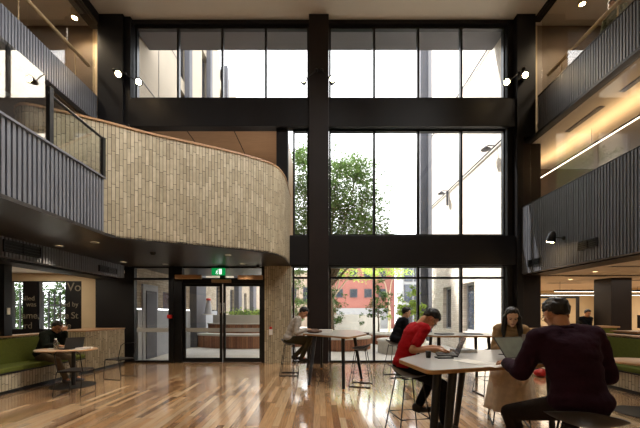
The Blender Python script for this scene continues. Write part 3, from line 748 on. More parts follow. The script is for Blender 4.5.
def leaves(pts, size, name, m, parent, seed=0):
    rnd = random.Random(seed); vs = []; fs = []
    for p in pts:
        s = size*rnd.uniform(.6, 1.25)
        R = Matrix.Rotation(rnd.uniform(0, 2*PI), 3, 'Z') @ Matrix.Rotation(rnd.uniform(-1.2, 1.2), 3, 'X') @ Matrix.Rotation(rnd.uniform(-.8, .8), 3, 'Y')
        o = len(vs)
        for q in ((-.5, 0, 0), (-.12, .24, .05), (.5, 0, -.04), (-.12, -.24, .05)): vs.append(V(p)+R @ (V(q)*s))
        fs += [(o, o+1, o+2), (o, o+2, o+3)]
    mb = MB(); mb.add(vs, fs); return mb.build(name, m, parent)
def tree(label, loc, trunk_h, blobs, n, size, leafm, trunk_r=.12, bark='bark', seed=1, cat='tree', name='courtyard_tree', group=None):
    rnd = random.Random(seed); t = thing(name, label, cat, loc, 0, group)
    tr = MB(); top = V((rnd.uniform(-.1, .1), 0, trunk_h))
    tr.tube([(0, 0, 0), (.03, .02, trunk_h*.5), top], [trunk_r, trunk_r*.8, trunk_r*.6], 10)
    t1 = tr.build('trunk', M[bark], t)
    br = MB(); pts = []
    for c, r in blobs:
        c = V(c); mid = (top+c)/2+V((rnd.uniform(-.3, .3), rnd.uniform(-.3, .3), -.1))*r*.5
        br.tube([top*.85, mid, c], [trunk_r*.45, trunk_r*.3, trunk_r*.12], 6)
        for q in range(5):
            e = c+V((rnd.gauss(0, 1), rnd.gauss(0, 1), rnd.gauss(0, 1))).normalized()*r*.9
            br.tube([mid.lerp(c, rnd.uniform(.4, 1)), e], [trunk_r*.15, trunk_r*.04], 5)
    br.build('branches', M[bark], t)
    tot = sum(r**2 for c, r in blobs)
    for c, r in blobs:
        k = int(n*r*r/tot); c = V(c); cl = [c+V((rnd.gauss(0, .5), rnd.gauss(0, .5), rnd.gauss(0, .45)))*r for _ in range(max(4, k//28))]
        for _ in range(k):
            q = rnd.choice(cl); pts.append(q+V((rnd.gauss(0, 1), rnd.gauss(0, 1), rnd.gauss(0, .8)))*r*.17)
    leaves(pts, size, 'foliage', M[leafm], t, seed)
    return t
tree('large leafy green tree rising in the middle of the courtyard', (.5, 16, 0), 3.2,
     [((-.6, 0, 5.4), 1.3), ((.6, .4, 6.4), 1.4), ((1.8, 0, 5.6), 1.3), ((2.5, .3, 4.8), 1.0), ((.3, -.3, 8.2), 1.2), ((1.4, 0, 8.6), .9), ((1.9, .2, 7.3), 1.0), ((-1.2, .2, 7.6), 1.4), ((-1.3, 0, 9.0), .9), ((.9, -.4, 4.6), 1.1), ((-.3, 0, 7.0), 1.0), ((-1.8, 0, 5.6), 1.2)], 38000, .14, 'leaf', .17, seed=3)
tree('pale barked tree in front of the red building', (.9, 22, 0), 3.0, [((-.7, 0, 4.8), 1.2), ((.8, 0, 4.9), 1.2), ((1.9, 0, 4.3), .9), ((.3, 0, 4.2), .7)], 1500, .2, 'leafl', .16, 'barkp', 5)
tree('pale barked tree with sparse leaves right of the red building', (5.2, 24, 0), 2.6, [((-.9, 0, 4.7), 1.1), ((.6, 0, 4.9), 1.0)], 900, .2, 'leafl', .12, 'barkp', 8)
tree('young dark green tree standing in the courtyard planter', (3.1, 17, .3), 1.0, [((-.1, 0, 1.6), .55), ((.2, .1, 2.1), .5), ((0, 0, 2.5), .35), ((-.3, 0, 1.2), .4), ((.35, 0, 1.3), .4)], 1500, .13, 'leafd', .05, seed=11)
tree('dark green shrub tree behind the cream wall by the central column', (.75, 18, 0), 1.0, [((0, 0, 1.8), .6), ((-.2, 0, 2.6), .5), ((.1, 0, 1.2), .6)], 1300, .14, 'leafd', .05, seed=12)
tree('bright lime green shrub beside the window near the far student', (4.25, 15, 0), .8, [((-.4, 0, 1.5), .45), ((.3, 0, 1.4), .5), ((0, 0, 2.1), .45), ((.2, .1, 2.5), .3), ((.65, 0, 1.2), .25)], 1500, .14, 'leafl', .04, seed=13, cat='shrub', name='courtyard_shrub')
tree('bushy green tree seen past the student in grey, left of the column', (-1.6, 21.5, 0), 1.2, [((0, 0, 2.2), .8), ((-.3, 0, 3.3), .8), ((.2, 0, 1.4), .5), ((.2, 0, 4.2), .6)], 2200, .15, 'leaf', .07, seed=31)
# hedge seen through the alcove windows
for i, x in enumerate((-11.6, -10.2, -8.8)):
    tree('green leafy shrub outside the lettered alcove window', (x, 12.3, 0), .8, [((0, 0, 1.2), .7), ((.2, 0, 2.0), .65), ((-.2, 0, 2.8), .6)], 3200, .13, 'leafd', .04, seed=20+i, cat='shrub', name='courtyard_shrub', group='shrubs outside the alcove windows')
t = thing('metal_fence', 'dark metal picket fence outside the lettered alcove windows', 'fence', (-9.5, 11.2, 0))
for z in (.3, 1.7): box(-3, 2.6, -.02, .02, z, z+.05).build('rail', M['black'], t)
for k in range(28): box(-3+.2*k, -2.96+.2*k, -.03, .01, .0, 2.2).build('picket', M['black'], t)

# stepped round planter outside the doors
def ringseg(cx, cy, r0, r1, a0, a1, z0, z1, n=28):
    o = arc(cx, cy, r1, a0, a1, n); i = arc(cx, cy, r0, a1, a0, n); return MB().prism(o+i, z0, z1, 0)
t = thing('courtyard_planter', 'curved timber and concrete stepped planter outside the entrance doors', 'planter', (0, 0, 0))
A0, A1 = math.radians(231), math.radians(318)
cx, cy = -3.15, 16.6
ringseg(cx, cy, 2.9, 3.62, A0, A1, 0, .50).build('timber_riser', M['wood_slat'], t)
ringseg(cx, cy, 2.9, 3.66, A0, A1, .50, .58).build('concrete_seat', M['conc'], t)
ringseg(cx, cy, 2.45, 2.95, A0, A1, .58, .96).build('timber_riser', M['wood_slat'], t)
ringseg(cx, cy, 2.3, 3.0, A0, A1, .96, 1.0).build('concrete_step', M['conc'], t)
ringseg(cx, cy, 2.0, 2.7, A0, A1, 1.0, 1.36).build('concrete_wall', M['conc'], t)
ringseg(cx, cy, .6, 2.02, A0, A1, 0, 1.30).build('soil', M['bark'], t)
rnd = random.Random(5)
for i in range(16):
    a = A0+(A1-A0)*(i+.5)/16*.98; r_ = rnd.uniform(1.2, 1.85); x, y = cx+r_*math.cos(a), cy+r_*math.sin(a)
    if x < -4.9: continue
    tt = thing('planter_shrub', 'low leafy green plant growing in the stepped planter outside the doors', 'plant', (x, y, 1.30), 0, 'low plants in the stepped planter')
    pts = [V((rnd.gauss(0, .16), rnd.gauss(0, .16), abs(rnd.gauss(0, .12))+.04)) for _ in range(110)]
    leaves(pts, .12, 'foliage', M['leaf'] if i % 2 else M['leafl'], tt, i)
    MB().tube([(0, 0, 0), (0.02, 0, .2)], .01, 6).build('stem', M['bark'], tt)
t = thing('bollard_cone', 'grey conical bollard with red cap behind the left entrance door', 'bollard', (X(208.5, 12.6+1.5), 14.1, 1.37))
MB().lathe([(.19, 0), (.17, .05), (.08, .62), (.08, .63)], 20).build('cone', M['greywall'], t); MB().lathe([(.085, .63), (.1, .64), (.1, .70), (.05, .73)], 20).build('cap', M['red'], t); MB().lathe([(.25, -.0), (.25, .03), (.19, .035)], 20).build('foot', M['conc'], t)
# round seats
def round_seat(label, x, y, r, h, side, group=None):
    t = thing('round_bench', label, 'bench', (x, y, 0), 0, group)
    pr = [(r*math.cos(2*PI*k/40), r*math.sin(2*PI*k/40)) for k in range(40)]
    MB().prism(pr, 0, h-.07).build('bench_side', M[side], t); MB().lathe([(r+.04, h-.07), (r+.04, h), (r*.55, h), (r*.5, h-.04)], 40).build('bench_top', M['conc'], t)
round_seat('round timber sided bench with pale top behind the tall table', .75, 13.4, 1.35, .5, 'wood_slat')
round_seat('smaller timber sided round bench right of the mullion', 3.3, 15.3, .9, .5, 'wood_slat')
round_seat('white round concrete bench just outside the window', 3.0, 11.85, .85, .48, 'conc')
t = thing('retaining_wall', 'cream concrete retaining wall in the courtyard', 'wall', (0, 0, 0)); MB().prism([(.9, 19.6), (2.5, 20.6), (4.0, 21.2), (4.0, 21.5), (2.5, 20.9), (.8, 19.9)], 0, 1.35).build('concrete_wall', M['conc'], t)
t = thing('planter_box', 'low timber planter around the young tree', 'planter', (3.1, 17, 0)); box(-.9, .9, -.4, .4, 0, .4).build('planter_side', M['wood_slat'], t); box(-.8, .8, -.3, .3, .4, .41).build('soil', M['bark'], t)
#@@PART2
# ------------------------------------------------------------------ FURNITURE
# bar stool with shell seat and wire sled frame
def make_stool():
    t = thing('bar_stool', 'stool', 'stool'); h = .735
    # shell: dish with rising back lip (back at local -Y)
    n, m_ = 28, 8; top = []; 
    def rim(a):
        bk = max(0, -math.sin(a))
        return .225*math.cos(a), .19*math.sin(a)-.02*bk, .015+.10*bk**1.5+.02*abs(math.cos(a))**3
    vs = []; fs = []
    for i in range(m_+1):
        f = i/m_
        for k in range(n):
            x, y, z = rim(2*PI*k/n); vs.append(V((x*f, y*f, h+z*f**2.6)))
    o2 = len(vs)
    for i in range(m_+1):
        f = i/m_
        for k in range(n):
            x, y, z = rim(2*PI*k/n); vs.append(V((x*f*.985, y*f*.985, h-.018*(1-f*.6)-.02*(1-f)+z*f**2.6)))
    for i in range(m_):
        for k in range(n):
            l = (k+1) % n
            fs.append((i*n+k, i*n+l, (i+1)*n+l, (i+1)*n+k)); fs.append((o2+(i+1)*n+k, o2+(i+1)*n+l, o2+i*n+l, o2+i*n+k))
    for k in range(n):
        l = (k+1) % n; fs.append((m_*n+k, m_*n+l, o2+m_*n+l, o2+m_*n+k))
    MB().add(vs, fs, 0, True).build('seat', M['plastic'], t)
    T = [(-.12, -.10), (.12, -.10), (.12, .10), (-.12, .10)]; B = [(-.21, -.21), (.21, -.21), (.21, .21), (-.21, .21)]
    for a, b in zip(T, B):
        MB().tube([(a[0], a[1], h-.01), (b[0], b[1], .012)], .0075, 8).build('leg', M['steel'], t)
    def at(i, z):
        f = (h-z)/h; return V((T[i][0]+(B[i][0]-T[i][0])*f, T[i][1]+(B[i][1]-T[i][1])*f, z))
    MB().tube([at(i, .27) for i in range(4)], .0075, 8, closed=True).build('foot_rest', M['steel'], t)
    for a, b in ((0, 3), (1, 2)):
        MB().tube([at(a, .011), at(b, .011)], .011, 8).build('floor_runner', M['black'], t)
    MB().tube([at(i, h-.03) for i in range(4)], .009, 8, closed=True).build('seat_support', M['black'], t)
    return t
stool0 = make_stool(); used = []
def place_stool(x, y, rz, label):
    o = stool0 if not used else copy_tree(stool0); used.append(1)
    o.location = (x, y, 0); o.rotation_euler = (0, 0, rz); o['label'] = label; o['category'] = 'stool'; o['group'] = 'black wire framed bar stools'
    return o
# coordinates of the seated people fix their stools
place_stool(1.74, 2.11, math.radians(-32), 'black shell bar stool under the man in the dark purple jumper')
place_stool(1.03, 3.72, math.radians(-80), 'black shell bar stool under the man in the red t-shirt')
place_stool(2.50, 4.25, math.radians(160), 'black shell bar stool under the woman in the beige coat')
place_stool(-.72, 7.55, math.radians(-90), 'black shell bar stool under the student in the grey jumper by the brick pier')
place_stool(.82, 6.42, math.radians(75), 'empty black shell bar stool at the tall table in front of the central window')
place_stool(1.72, 7.35, math.radians(-80), 'black shell bar stool under the distant student in the dark jacket')
place_stool(3.05, 5.75, math.radians(0), 'empty black bar stool half hidden before the far tall table')

def tall_table(label, poly, legs, h=1.0, rad=.07):
    cx = sum(p[0] for p in poly)/len(poly); cy = sum(p[1] for p in poly)/len(poly)
    t = thing('tall_table', label, 'table', (cx, cy, 0), 0, 'tall timber edged tables')
    q = round_poly([(p[0]-cx, p[1]-cy) for p in poly], rad)
    MB().prism(q, h-.034, h-.003, 0).build('table_core', M['ply'], t)
    q2 = round_poly([((p[0]-cx)*.992, (p[1]-cy)*.992) for p in poly], rad)
    MB().prism(q2, h-.003, h, 0).build('table_top', M['lam'], t)
    for (x0, y0, x1, y1) in legs:
        MB().tube([(x0-cx, y0-cy, h-.034), (x1-cx, y1-cy, .02)], .036, 14, r1=.03).build('leg', M['blackwood'], t)
        MB().tube([(x1-cx, y1-cy, .02), (x1-cx, y1-cy, .0)], .024, 14).build('leg_tip', M['copper_tip'], t)
    return t
tall_table('large near tall table with grey top, in front of the man in red', [(.76, 3.13), (.85, 2.50), (2.25, 2.92), (2.75, 3.5), (2.45, 3.98), (1.35, 3.82)],
           [(1.0, 2.72, .86, 2.52), (1.13, 2.72, 1.0, 2.60), (1.60, 3.55, 1.66, 3.93), (2.5, 3.5, 2.62, 3.6)])
tall_table('tall table with grey top standing before the central column', [(-.38, 7.06), (.52, 5.93), (1.02, 6.95), (.98, 8.45), (.0, 8.5), (-.38, 7.75)],
           [(-.1, 6.85, -.215, 6.33), (.45, 6.25, .44, 6.0), (.75, 7.0, .90, 6.95), (.05, 8.2, .04, 8.35), (-.2, 8.1, -.33, 8.3)])
tall_table('farthest tall table with pale oak top near the right window', [(2.12, 6.75), (2.32, 6.32), (3.55, 6.32), (3.85, 6.8), (3.6, 7.35), (2.3, 7.4)],
           [(2.45, 6.6, 2.42, 6.5), (3.55, 6.75, 3.63, 6.75), (2.5, 7.2, 2.45, 7.25), (3.5, 7.2, 3.55, 7.25)])

# wire chairs
def make_chair():
    t = thing('wire_chair', 'chair', 'chair'); w, d, h = .20, .21, .44
    st = MB(); st.prism(round_poly([(-w, -d+.02), (w, -d+.02), (w, d), (-w, d)], .05), h-.012, h); st.build('seat', M['plastic'], t, bevel=.004)
    for s in (-1, 1):
        MB().tube([(s*w, d-.02, h-.015), (s*(w+.02), d, .03), (s*(w+.02), d-.02, .008), (s*(w+.02), -d-.03, .008), (s*(w+.02), -d-.05, .03), (s*w, -d+.03, h-.015)], .007, 8).build('sled_leg', M['wire'], t)
    MB().tube([(-w, -d+.05, h-.01), (-w, -d-.03, .74), (-w+.04, -d-.045, .785), (w-.04, -d-.045, .785), (w, -d-.03, .74), (w, -d+.05, h-.01)], .0075, 8).build('back_frame', M['wire'], t)
    MB().tube([(-w-.0, -d+.03, h-.02), (w, -d+.03, h-.02), (w, d-.02, h-.02), (-w, d-.02, h-.02)], .007, 8, closed=True).build('seat_frame', M['wire'], t)
    return t
c0 = make_chair(); c0.location = (-4.38, 5.74, 0); c0.rotation_euler = (0, 0, math.radians(8)); tag(c0, 'black wire chair with its back to the camera in front of the cafe table', 'chair', 'black wire chairs')
c1 = copy_tree(c0); c1.location = (-4.47, 7.15, 0); c1.rotation_euler = (0, 0, math.radians(75)); c1['label'] = 'black wire chair standing alone behind the cafe table, nearer the entrance'

# cafe table left
def cafe_table(label, x, y, sx, sy, bx=0, by=0, h=.75):
    t = thing('cafe_table', label, 'table', (x, y, 0))
    MB().lathe([(.0001, h-.03), (.97, h-.03), (1, h-.02), (1, h-.004), (.985, h), (.0001, h)], 48, sx=sx, sy=sy).build('table_top', M['oaktop'], t)
    MB().lathe([(.035, .012), (.035, h-.03)], 20, (bx, by, 0)).build('pedestal', M['black'], t)
    MB().lathe([(.0001, 0), (.38, 0), (.38, .008), (.36, .012), (.0001, .014)], 40, (bx, by, 0), smooth=False).build('base_disc', M['black'], t)
    return t
cafe_table('oval oak topped cafe table with black pedestal by the left bench', -4.95, 6.25, .54, .42, .02, .15)
cafe_table('round oak topped cafe table with black pedestal at the right edge by the bench', 4.72, 4.62, .42, .42)

def laptop(label, loc, rz, ang=105, w=.33, d=.23, body='plastic', scr='screen'):
    t = thing('laptop', label, 'laptop', loc, rz)   # screen hinge at local +Y, user at -Y
    b = box(-w/2, w/2, -d/2, d/2, 0, .016).build('base', M[body], t, bevel=.003)
    kb = MB()
    for r in range(4):
        for c in range(11): kb.box(-w*.43+c*w*.079, -w*.43+c*w*.079+w*.066, -.0+r*.022-.01, .0+r*.022+.008, .016, .018)
    tag(kb.build('keys', M['plastic'], b), kind=None)
    box(-.045, .045, -d*.42, -d*.12, .0160, .0167).build('touchpad', M['greydark'], b)
    R = Matrix.Rotation(math.radians(ang-90), 3, 'X').inverted()
    lid = MB(); lid.box(-w/2, w/2, 0, .007, 0, d*.98)
    lo = lid.build('lid', M[body], t, loc=(0, d/2-.004, .016), rot=(-math.radians(ang-90), 0, 0), bevel=.002)
    box(-w/2+.01, w/2-.01, -.001, 0, .012, d*.98-.01).build('screen', M[scr], lo)
    return t
laptop('black laptop on the cafe table in front of the seated man', (-4.90, 6.28, .75), math.radians(-115), 108)
laptop('black open laptop on the near tall table in front of the man in red', (1.35, 3.42, 1.0), math.radians(-106), 112, .28, .20, 'plastic', 'win_dark')
laptop('open laptop with lit screen in front of the man in the purple jumper', (1.98, 2.98, 1.0), math.radians(18), 128, .36, .25)
laptop('silver laptop with its back to the camera in front of the woman in beige', (2.38, 3.62, 1.0), math.radians(172), 100, .30, .21, 'silver')

def flat(name, label, cat, loc, rz, sx, sy, h, m, bevel=.002, group=None):
    o = box(-sx/2, sx/2, -sy/2, sy/2, 0, h).build(name, M[m], loc=loc, rot=(0, 0, rz), bevel=bevel); return tag(o, label, cat, group)
def book(label, loc, rz, sx, sy, h, m, group=None):
    t = thing('book', label, 'book', loc, rz, group)
    box(-sx/2+.004, sx/2-.003, -sy/2+.003, sy/2-.003, .002, h-.002).build('pages', M['offwhite'], t)
    c = MB(); c.box(-sx/2, sx/2, -sy/2, sy/2, 0, .002); c.box(-sx/2, sx/2, -sy/2, sy/2, h-.002, h); c.box(-sx/2, -sx/2+.003, -sy/2, sy/2, .002, h-.002); c.build('cover', M[m], t)
    return t
M['pink'] = mat('pink_paper', 'e0429a', .6); M['brownleather'] = mat('brown_cloth_bag', '5a3f2e', .7, bump=.3)
M['yellow'] = mat('mustard_cover', 'b3924f', .6)
flat('notebook', 'dark flat notebook lying beside the laptop of the man in red', 'notebook', (1.24, 3.20, 1.0), .1, .16, .09, .012, 'plastic')
book('pale thick book on the near tall table behind the black laptop', (1.66, 3.70, 1.0), .2, .24, .17, .032, 'greywall')
book('thin mustard book leaning flat behind the arm of the man in red', (1.38, 3.66, 1.0), .35, .20, .15, .02, 'yellow')
t = thing('drink_cup', 'small black takeaway cup at the left corner of the near table', 'cup', (1.09, 3.22, 1.0)); MB().lathe([(.022, 0), (.028, .06), (.0255, .06), (.021, .006), (.0001, .006)], 24).build('cup_body', M['plastic'], t); MB().lathe([(.030, .058), (.030, .064), (.024, .068), (.0001, .068)], 24).build('lid', M['plastic'], t)
for i, (x, y, r, lab) in enumerate(((1.50, 2.80, .3, 'white paper sheet under the hand of the man in purple'), (1.62, 2.72, .1, 'white paper sheet at the table edge beside the purple sleeve'), (1.4, 2.93, .45, 'white paper sheet lying farthest left beside the open laptop'))):
    flat('paper_sheet', lab, 'paper', (x, y, 1.0+.0012*i), r, .21, .29, .001, 'offwhite', 0)
flat('paper_note', 'bright pink paper note beside the open laptop', 'paper', (2.03, 2.86, 1.018), .3, .14, .04, .003, 'pink', 0)
t = thing('smartphone', 'dark phone lying on the near table by the woman', 'phone', (2.0, 3.42, 1.0), .5); box(-.036, .036, -.075, .075, 0, .008).build('phone_body', M['plastic'], t, bevel=.003)
t = thing('drink_cup', 'dark travel cup beside the silver laptop of the woman', 'cup', (2.58, 3.62, 1.0)); MB().lathe([(.03, 0), (.036, .10), (.034, .11), (.0001, .112)], 24).build('cup_body', M['greydark'], t); MB().lathe([(.0365, .07), (.037, .09)], 24).build('cup_band', M['silver'], t)
t = thing('charging_cable', 'thin white cable looping up behind the silver laptop', 'cable', (2.75, 3.75, 1.0))
MB().tube([V((x, y, z)) for x, y, z in ((-.2, -.1, .005), (-.1, 0, .01), (-.06, .0, .12), (0, 0, .16), (.06, 0, .13), (.07, 0, .07), (.03, 0, .05))], .004, 8).build('cable', M['white'], t)
# items on the other tables
flat('notebook', 'dark notebook lying on the left part of the far tall table', 'notebook', (2.62, 6.75, 1.0), .4, .32, .24, .02, 'plastic')
flat('notebook', 'thin dark folder lying on the right part of the far tall table', 'notebook', (3.25, 6.8, 1.0), -.2, .34, .24, .012, 'greydark')
book('open pale book near the far end of the central tall table', (.08, 7.5, 1.0), .3, .36, .26, .03, 'greywall')
book('second pale book lying beyond the cloth bag on the central tall table', (.15, 7.95, 1.0), -.1, .34, .24, .04, 'offwhite')
def blob_bag(label, loc, rz, r, m, name='cloth_bag'):
    t = thing(name, label, 'bag', loc, rz); mb = MB(); mb.ellip((0, 0, r[2]*.9), r, None, 32, 20)
    vs = []
    for v in mb.v:
        q = V(v); q += q.normalized()*noise.noise(q*14)*.03; q.z = max(0, q.z); vs.append(tuple(q))
    mb.v = vs; mb.build('bag_body', M[m], t)
    MB().tube([(-r[0]*.5, 0, r[2]*1.6), (-r[0]*.2, .02, r[2]*2.0), (r[0]*.3, 0, r[2]*1.9), (r[0]*.5, -.02, r[2]*1.4)], .010, 8).build('strap', M[m], t)
    return t
blob_bag('slouching brown cloth bag on the central tall table in front of the student in grey', (-.12, 7.15, 1.0), .3, (.17, .12, .045), 'brownleather')
blob_bag('red bag on the floor by the right bench behind the purple jumper', (5.05, 7.3, 0), .2, (.17, .12, .09), 'red', 'shoulder_bag')
# left cafe table items
t = thing('glass_bottle', 'clear glass bottle standing on the cafe table', 'bottle', (-5.12, 6.2, .75)); MB().lathe([(.0001, 0), (.034, 0), (.036, .01), (.036, .11), (.028, .15), (.016, .17), (.016, .19)], 24).build('bottle_body', M['cleargl'], t); MB().lathe([(.018, .185), (.018, .205), (.0001, .207)], 20).build('cap', M['offwhite'], t)
t = thing('drinking_glass', 'small clear drinking glass beside the bottle on the cafe table', 'glass', (-5.04, 6.12, .75)); MB().lathe([(.0001, 0), (.03, 0), (.034, .09), (.031, .09), (.028, .008), (.0001, .008)], 24).build('glass_body', M['cleargl'], t)
flat('paper_sheet', 'paper sheet under the left forearm of the man at the cafe table', 'paper', (-5.18, 6.32, .75), .5, .30, .21, .004, 'offwhite', 0)
book('open white book at the right end of the cafe table', (-4.66, 6.33, .75), .4, .26, .17, .022, 'offwhite')
book('second white book lying half over the right rim area of the cafe table', (-4.62, 6.12, .75), -.2, .22, .15, .012, 'offwhite')

# ------------------------------------------------------------------ PEOPLE
TS = bpy.data.scenes.new('workbench')
def cap(mb, a, ra, b, rb, n=14):
    a, b = V(a), V(b); mb.ellip(a, (ra,)*3, None, n, 8); mb.ellip(b, (rb,)*3, None, n, 8)
    if (b-a).length > 1e-4: mb.tube([a, b], ra, n, r1=rb)
def ik(a, t, l1, l2, pole):
    a, t = V(a), V(t); d = t-a; D = min(d.length, (l1+l2)*.995); d.normalize()
    x = (l1*l1-l2*l2+D*D)/(2*D); h = math.sqrt(max(1e-6, l1*l1-x*x))
    p = V(pole); p = (p-d*p.dot(d)).normalized(); return a+d*x+p*h, a+d*D
def remesh(mb, name, m, parent, vox=.007, smooth=4, fac=.5):
    ob = bpy.data.objects.new('tmp', mb.mesh('tmp', m)); TS.collection.objects.link(ob)
    r = ob.modifiers.new('r', 'REMESH'); r.mode = 'VOXEL'; r.voxel_size = vox; r.use_smooth_shade = True
    s = ob.modifiers.new('s', 'SMOOTH'); s.iterations = smooth; s.factor = fac
    vl = TS.view_layers[0]; vl.update(); dg = vl.depsgraph
    me = bpy.data.meshes.new_from_object(ob.evaluated_get(dg)); me.name = name
    for p in me.polygons: p.use_smooth = True
    bpy.data.objects.remove(ob)
    o = bpy.data.objects.new(name, me); COL.objects.link(o); o.parent = parent; return o
def hand(mb, wrist, d, nrm, side, curl=.5, s=1.0, spread=.12):
    """d: pointing direction, nrm: back-of-hand normal, side: +1 right hand (thumb towards -across)"""
    d = V(d).normalized(); nrm = (V(nrm)-d*V(nrm).dot(d)).normalized(); ac = d.cross(nrm)*side  # ac points to the little finger... sign chosen per side
    w = V(wrist)
    cap(mb, w, .026*s, w+d*.03*s, .024*s)
    for k in range(4):
        o = (k-1.5)*.021*s; cap(mb, w+d*.02*s+ac*o*.6, .017*s, w+d*.085*s+ac*o, .0125*s, 8)
    for k, (ln, r) in enumerate(((.070, .0085), (.078, .0088), (.072, .0085), (.056, .0076))):
        o = (k-1.5)*.023*s; p = w+d*.09*s+ac*o; ang = curl*.35; dd = (d+ac*(k-1.5)*spread).normalized()
        for q, f in enumerate((.45, .30, .25)):
            v = dd*math.cos(ang)-nrm*math.sin(ang); e = p+v*ln*f*s
            cap(mb, p, r*s*(1-.08*q), e, r*s*(.95-.08*q), 8); p = e; ang += curl*(.6 if q == 0 else .45)
    p = w+d*.03*s-ac*.03*s-nrm*.006; e1 = p+(d*.7-ac*.6-nrm*.25).normalized()*.042*s; e2 = e1+(d*.95-ac*.15-nrm*.25).normalized()*.032*s
    cap(mb, p, .0135*s, e1, .0105*s, 8); cap(mb, e1, .0105*s, e2, .0085*s, 8)
def person(label, loc, rz, seat_h=.735, lean=20, hunch=20, head_pitch=30, head_yaw=0, hands=None, feet=None, knees_out=.12, skin=None,
           top='cloth', bottom='cloth', shoe=None, sleeves='long', hair='short', scale=1.0, glasses=False, top_fat=.014, standing=False, coat_skirt=None,
           side_lean=0, hand_dirs=None, hand_curl=.6, vox=.0075, collar=False, fem=False, name='person', legs=True, hairmat=None, width=1.0):
    t = thing(name, label, 'person', loc, rz); S_ = scale; skin = skin or SK
    body = MB(); shirt = MB(); pants = MB()
    pelvis = V((0, 0, (seat_h+.10) if not standing else .92*S_))
    R1 = Matrix.Rotation(math.radians(side_lean), 3, 'Y') @ Matrix.Rotation(math.radians(-lean), 3, 'X')
    R2 = Matrix.Rotation(math.radians(side_lean), 3, 'Y') @ Matrix.Rotation(math.radians(-lean-hunch), 3, 'X')
    waist = pelvis+R1 @ V((0, 0, .17))*S_; chest = waist+R2 @ V((0, 0, .20))*S_; neckb = chest+R2 @ V((0, 0, .16))*S_
    sh = .172*S_*width*(.92 if fem else 1)
    shl = [chest+R2 @ V((s*sh, .0, .105*S_)) for s in (-1, 1)]
    Rh = Matrix.Rotation(math.radians(head_yaw), 3, 'Z') @ Matrix.Rotation(math.radians(-head_pitch), 3, 'X')
    nb = Matrix.Rotation(math.radians(-(lean+hunch)*.55-head_pitch*.35), 3, 'X')
    hb = neckb+nb @ V((0, .0, .06))*S_; hc = hb+Rh @ V((0, .028, .085))*S_
    def H(p): return hc+Rh @ (V(p)*S_)
    W = width
    def torso(mb, g, top_neck=True):
        e_ = g+(.004 if g else 0); mb.ellip(pelvis+V((0, 0, .03 if g else 0)), ((.165*W+e_)*S_, (.125+e_)*S_, (.125)*S_), R1, 20, 12)
        mb.ellip(pelvis.lerp(waist, .6), ((.142*W+g)*S_, (.108+g)*S_, (.16+g)*S_), R1, 20, 12)
        mb.ellip(waist.lerp(chest, .35), ((.145*W+g)*S_, (.108+g)*S_, (.16+g)*S_), R2, 20, 12)
        mb.ellip(chest-R2 @ V((0, 0, .01)), ((.162*W+g)*S_, (.115+g)*S_, (.155+g)*S_), R2, 20, 12)
        for k, s in enumerate((-1, 1)):
            cap(mb, chest+R2 @ V((s*.06, -.0, .12*S_)), (.062+g)*S_, shl[k], (.058+g)*S_)
            cap(mb, chest+R2 @ V((s*.07, -.01, .02*S_)), (.09+g)*S_, chest+R2 @ V((s*.10, -.01, .06*S_)), (.075+g)*S_)
        cap(mb, chest+R2 @ V((0, -.005, .10*S_)), (.07+g)*S_, neckb+(V((0, 0, 0)) if top_neck else V((0, 0, -.02))), (.05+g*.9)*S_)
        if fem: 
            for s in (-1, 1): mb.ellip(chest+R2 @ V((s*.065, .085, .0)), (.06+g,)*3)
    torso(body, 0)
    cap(body, neckb-R2 @ V((0, 0, .03)), .055*S_, hb+Rh @ V((0, 0, .02)), .05*S_)
    # head
    body.ellip(H((0, -.012, .032)), (.074*S_, .094*S_, .086*S_), Rh, 24, 16)
    body.ellip(H((0, .02, -.04)), (.058*S_, .066*S_, .074*S_), Rh, 20, 14)
    body.ellip(H((0, .055, -.098)), (.026*S_, .024*S_, .020*S_), Rh, 12, 8)
    cap(body, H((-.032, .078, .026)), .011*S_, H((.032, .078, .026)), .011*S_, 8)
    cap(body, H((0, .088, .008)), .008*S_, H((0, .104, -.03)), .0125*S_, 8)
    for s in (-1, 1):
        body.ellip(H((s*.014, .093, -.034)), (.009*S_,)*3, Rh, 8, 6)
        body.ellip(H((s*.038, .056, -.022)), (.022*S_, .022*S_, .026*S_), Rh, 12, 8)
        body.ellip(H((s*.077, -.008, -.01)), (.011*S_, .02*S_, .032*S_), Rh, 10, 8)
    cap(body, H((-.018, .082, -.064)), .007*S_, H((.018, .082, -.064)), .007*S_, 8)
    # arms
    hands = hands or ((-.22, .42, 1.0), (.22, .42, 1.0)); hand_dirs = hand_dirs or [None, None]
    g = top_fat
    for k, s in enumerate((-1, 1)):
        tgt = V(hands[k]); el, wr = ik(shl[k], tgt, .285*S_, .25*S_, (s*.28, -.35, -1))
        cap(body, shl[k], .052*S_, el, .040*S_); cap(body, el, .040*S_, wr, .026*S_)
        hd = V(hand_dirs[k]) if hand_dirs[k] else ((wr-el).normalized()+V((-s*.15, .2, -.15)))
        hand(body, wr, hd, (0, .15, 1), -s, hand_curl, S_)
        cap(shirt, shl[k], (.054+g)*S_, shl[k].lerp(el, .5), (.050+g)*S_)
        if sleeves == 'long':
            cap(shirt, shl[k].lerp(el, .5), (.050+g)*S_, el, (.044+g)*S_); cap(shirt, el, (.044+g)*S_, wr-(wr-el)*.06, (.029+g)*S_)
        elif sleeves == 'short':
            cap(shirt, shl[k].lerp(el, .5), (.050+g)*S_, shl[k].lerp(el, .72), (.048+g)*S_)
    torso(shirt, g, False)
